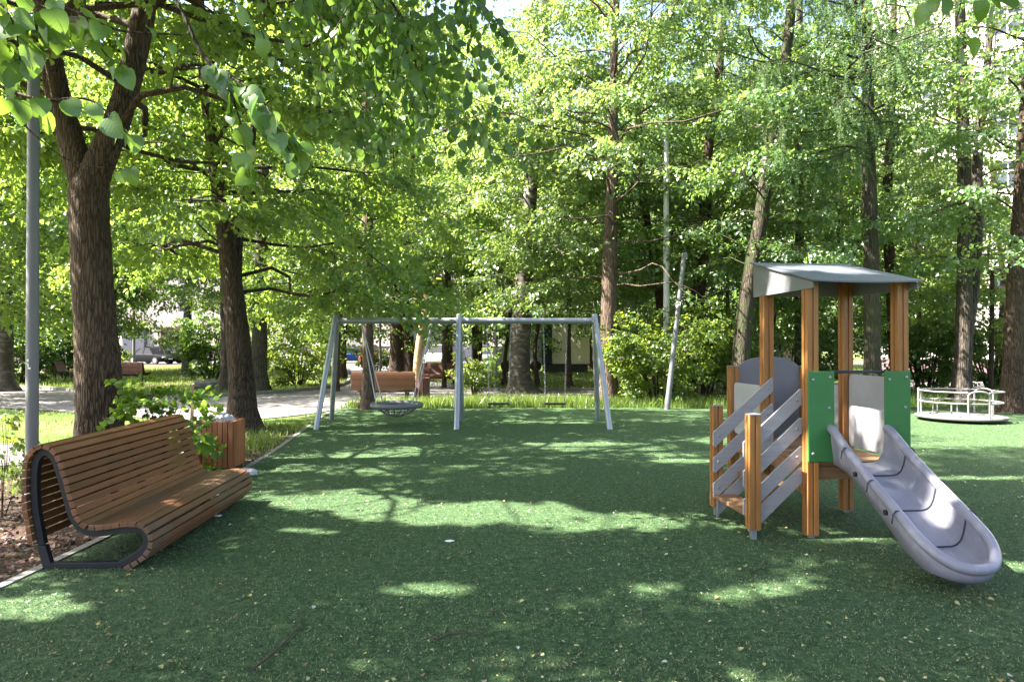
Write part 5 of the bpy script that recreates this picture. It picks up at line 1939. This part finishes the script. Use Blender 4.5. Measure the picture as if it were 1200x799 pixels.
twA += [(px3((430, -40, 6.3), (470, 20, 6.3), (483, 55, 6.3), (492, 95, 6.35), (515, 148, 6.4)), .016, .2, 14, .085),
        (px3((483, 55, 6.3), (462, 80, 6.3), (458, 120, 6.3), (462, 205, 6.3)), .010, .1, 16, .085),
        (px3((430, -40, 6.3), (445, 40, 6.2), (440, 80, 6.2), (450, 135, 6.2)), .010, .2, 14, .085),
        (px3((430, -40, 6.3), (540, -10, 6.3), (580, 20, 6.3), (610, 60, 6.3)), .010, .3, 14, .08),
        (px3((430, -40, 6.3), (400, 20, 6.0), (380, 60, 6.0), (370, 110, 6.0)), .008, .3, 14, .085)]
twA += hang_sprays(75, 380, 590, -40, 160, 5.9, 7.2, 77)
twA += hang_sprays(26, 330, 480, -40, 60, 5.6, 6.6, 78)
hang_tree('linden_tree', 'linden whose large pale leaves hang before the lamp head and forked trunk', stemA, limbsA, twA,
          dict(z0=5.7, z1=13.8, rad=6.4, limbs=92, sp_step=.34, subs=8, elev=26, droop=.25, leaf=.09, n=24, spray=.75, shape='ovate', mat='leaf_back'), 'bark_dark', 'leaf_near', 90)
stemB = [(4.4, .6, -.1, .2), (4.4, .6, 2.5, .17), (4.35, .7, 5, .13), (4.3, .8, 8.5, .03)]
hang_tree('linden_tree', 'linden showing only a few big leaves high above the slide', stemB,
          [([(4.38, .65, 3.2), (3.2, 1.6, 3.7), *px3((1130, -60, 2.9))], .04, .012)],
          [(px3((1130, -60, 2.9), (1110, -25, 2.9), (1100, -8, 2.9), (1092, 0, 2.9)), .004, .5, 3, .085),
           (px3((1130, -60, 2.9), (1140, -20, 2.9), (1155, -8, 2.9), (1172, -2, 2.9)), .004, .5, 4, .085),
           (px3((1130, -60, 2.9), (1128, 0, 2.9), (1122, 28, 2.9), (1132, 44, 2.9)), .003, .75, 3, .07)],
          dict(z0=4.6, z1=8.5, rad=2.6, limbs=16, subs=7, elev=34, droop=.2, leaf=.09, n=22, spray=.7, shape='ovate', mat='leaf_back'), 'bark_dark', 'leaf_near', 91)

# larch: drooping needle fronds above the tower
def larch():
    r = np.random.default_rng(95)
    stem = smooth_path(P3((1022, 'g', 18, .23), (1022, 400, 18, .20), (1021, 300, 18, .19), (1019, 200, 18, .165), (1018, 60, 18, .13), (1015, -120, 18, .11), (1012, -320, 18, .03)), 30)
    off = np.array([stem[0][0], stem[0][1], 0.])
    root = empty('larch_tree', 'larch with grey straight trunk and drooping soft fronds behind the tower', 'tree', off, 0, 'trees round the playground')
    W = Wood()
    W.tube(stem[:, :3] - off, stem[:, 3] * (1 + .5 * np.exp(-np.clip(stem[:, 2], 0, 9) / .28)), 14, .05, r)
    LP, LA, LN, LS = [], [], [], []
    for k in range(30):
        z = 6.4 + 7.5 * k / 30
        az = R(220) + r.normal(0, .8)
        L = r.uniform(2.5, 6.0)
        lp = limb_points((float(np.interp(z, stem[:, 2], stem[:, 0])), off[1], z), az, R(r.uniform(-8, 12)), L, r.uniform(.05, .2), r, 9)
        W.tube(lp - off, np.linspace(.035, .008, 9), 6)
        for j in range(int(L * 9)):
            t = r.uniform(.2, 1) * 8
            i = min(int(t), 7)
            b = lp[i] + (lp[i + 1] - lp[i]) * (t - i)
            ln = r.uniform(.35, 1.05)
            sw = r.normal(0, .18, 2)
            fr_ = np.array([b, b + (sw[0] * .6, sw[1] * .6, -ln * .35), b + (sw[0], sw[1], -ln)])
            W.tube(fr_ - off, [.005, .004, .002], 4)
            m_ = int(ln * 95)
            tt = r.random(m_)
            c = fr_[0] + (fr_[2] - fr_[0]) * tt[:, None]
            a_ = r.uniform(0, 6.28, m_)
            LP.append(c); LA.append(np.stack([np.cos(a_), np.sin(a_), r.uniform(-.9, .2, m_)], 1)); LN.append(r.normal(0, 1, (m_, 3))); LS.append(r.uniform(.045, .075, m_))
    W.build('trunk', M['bark_moss'], root)
    P = np.concatenate(LP)
    # each needle tuft is a few narrow blades
    V = []; A = np.concatenate(LA); S = np.concatenate(LS)
    n = len(P)
    A /= np.linalg.norm(A, axis=1, keepdims=True)
    side = np.cross(A, r.normal(0, 1, (n, 3))); side /= np.linalg.norm(side, axis=1, keepdims=True)
    V = np.stack([P - side * .008, P + side * .008, P + A * S[:, None] + side * .004], 1) - off
    np_mesh('crown', V.reshape(-1, 3), np.arange(n * 3).reshape(-1, 3), M['needle'], root)


larch()
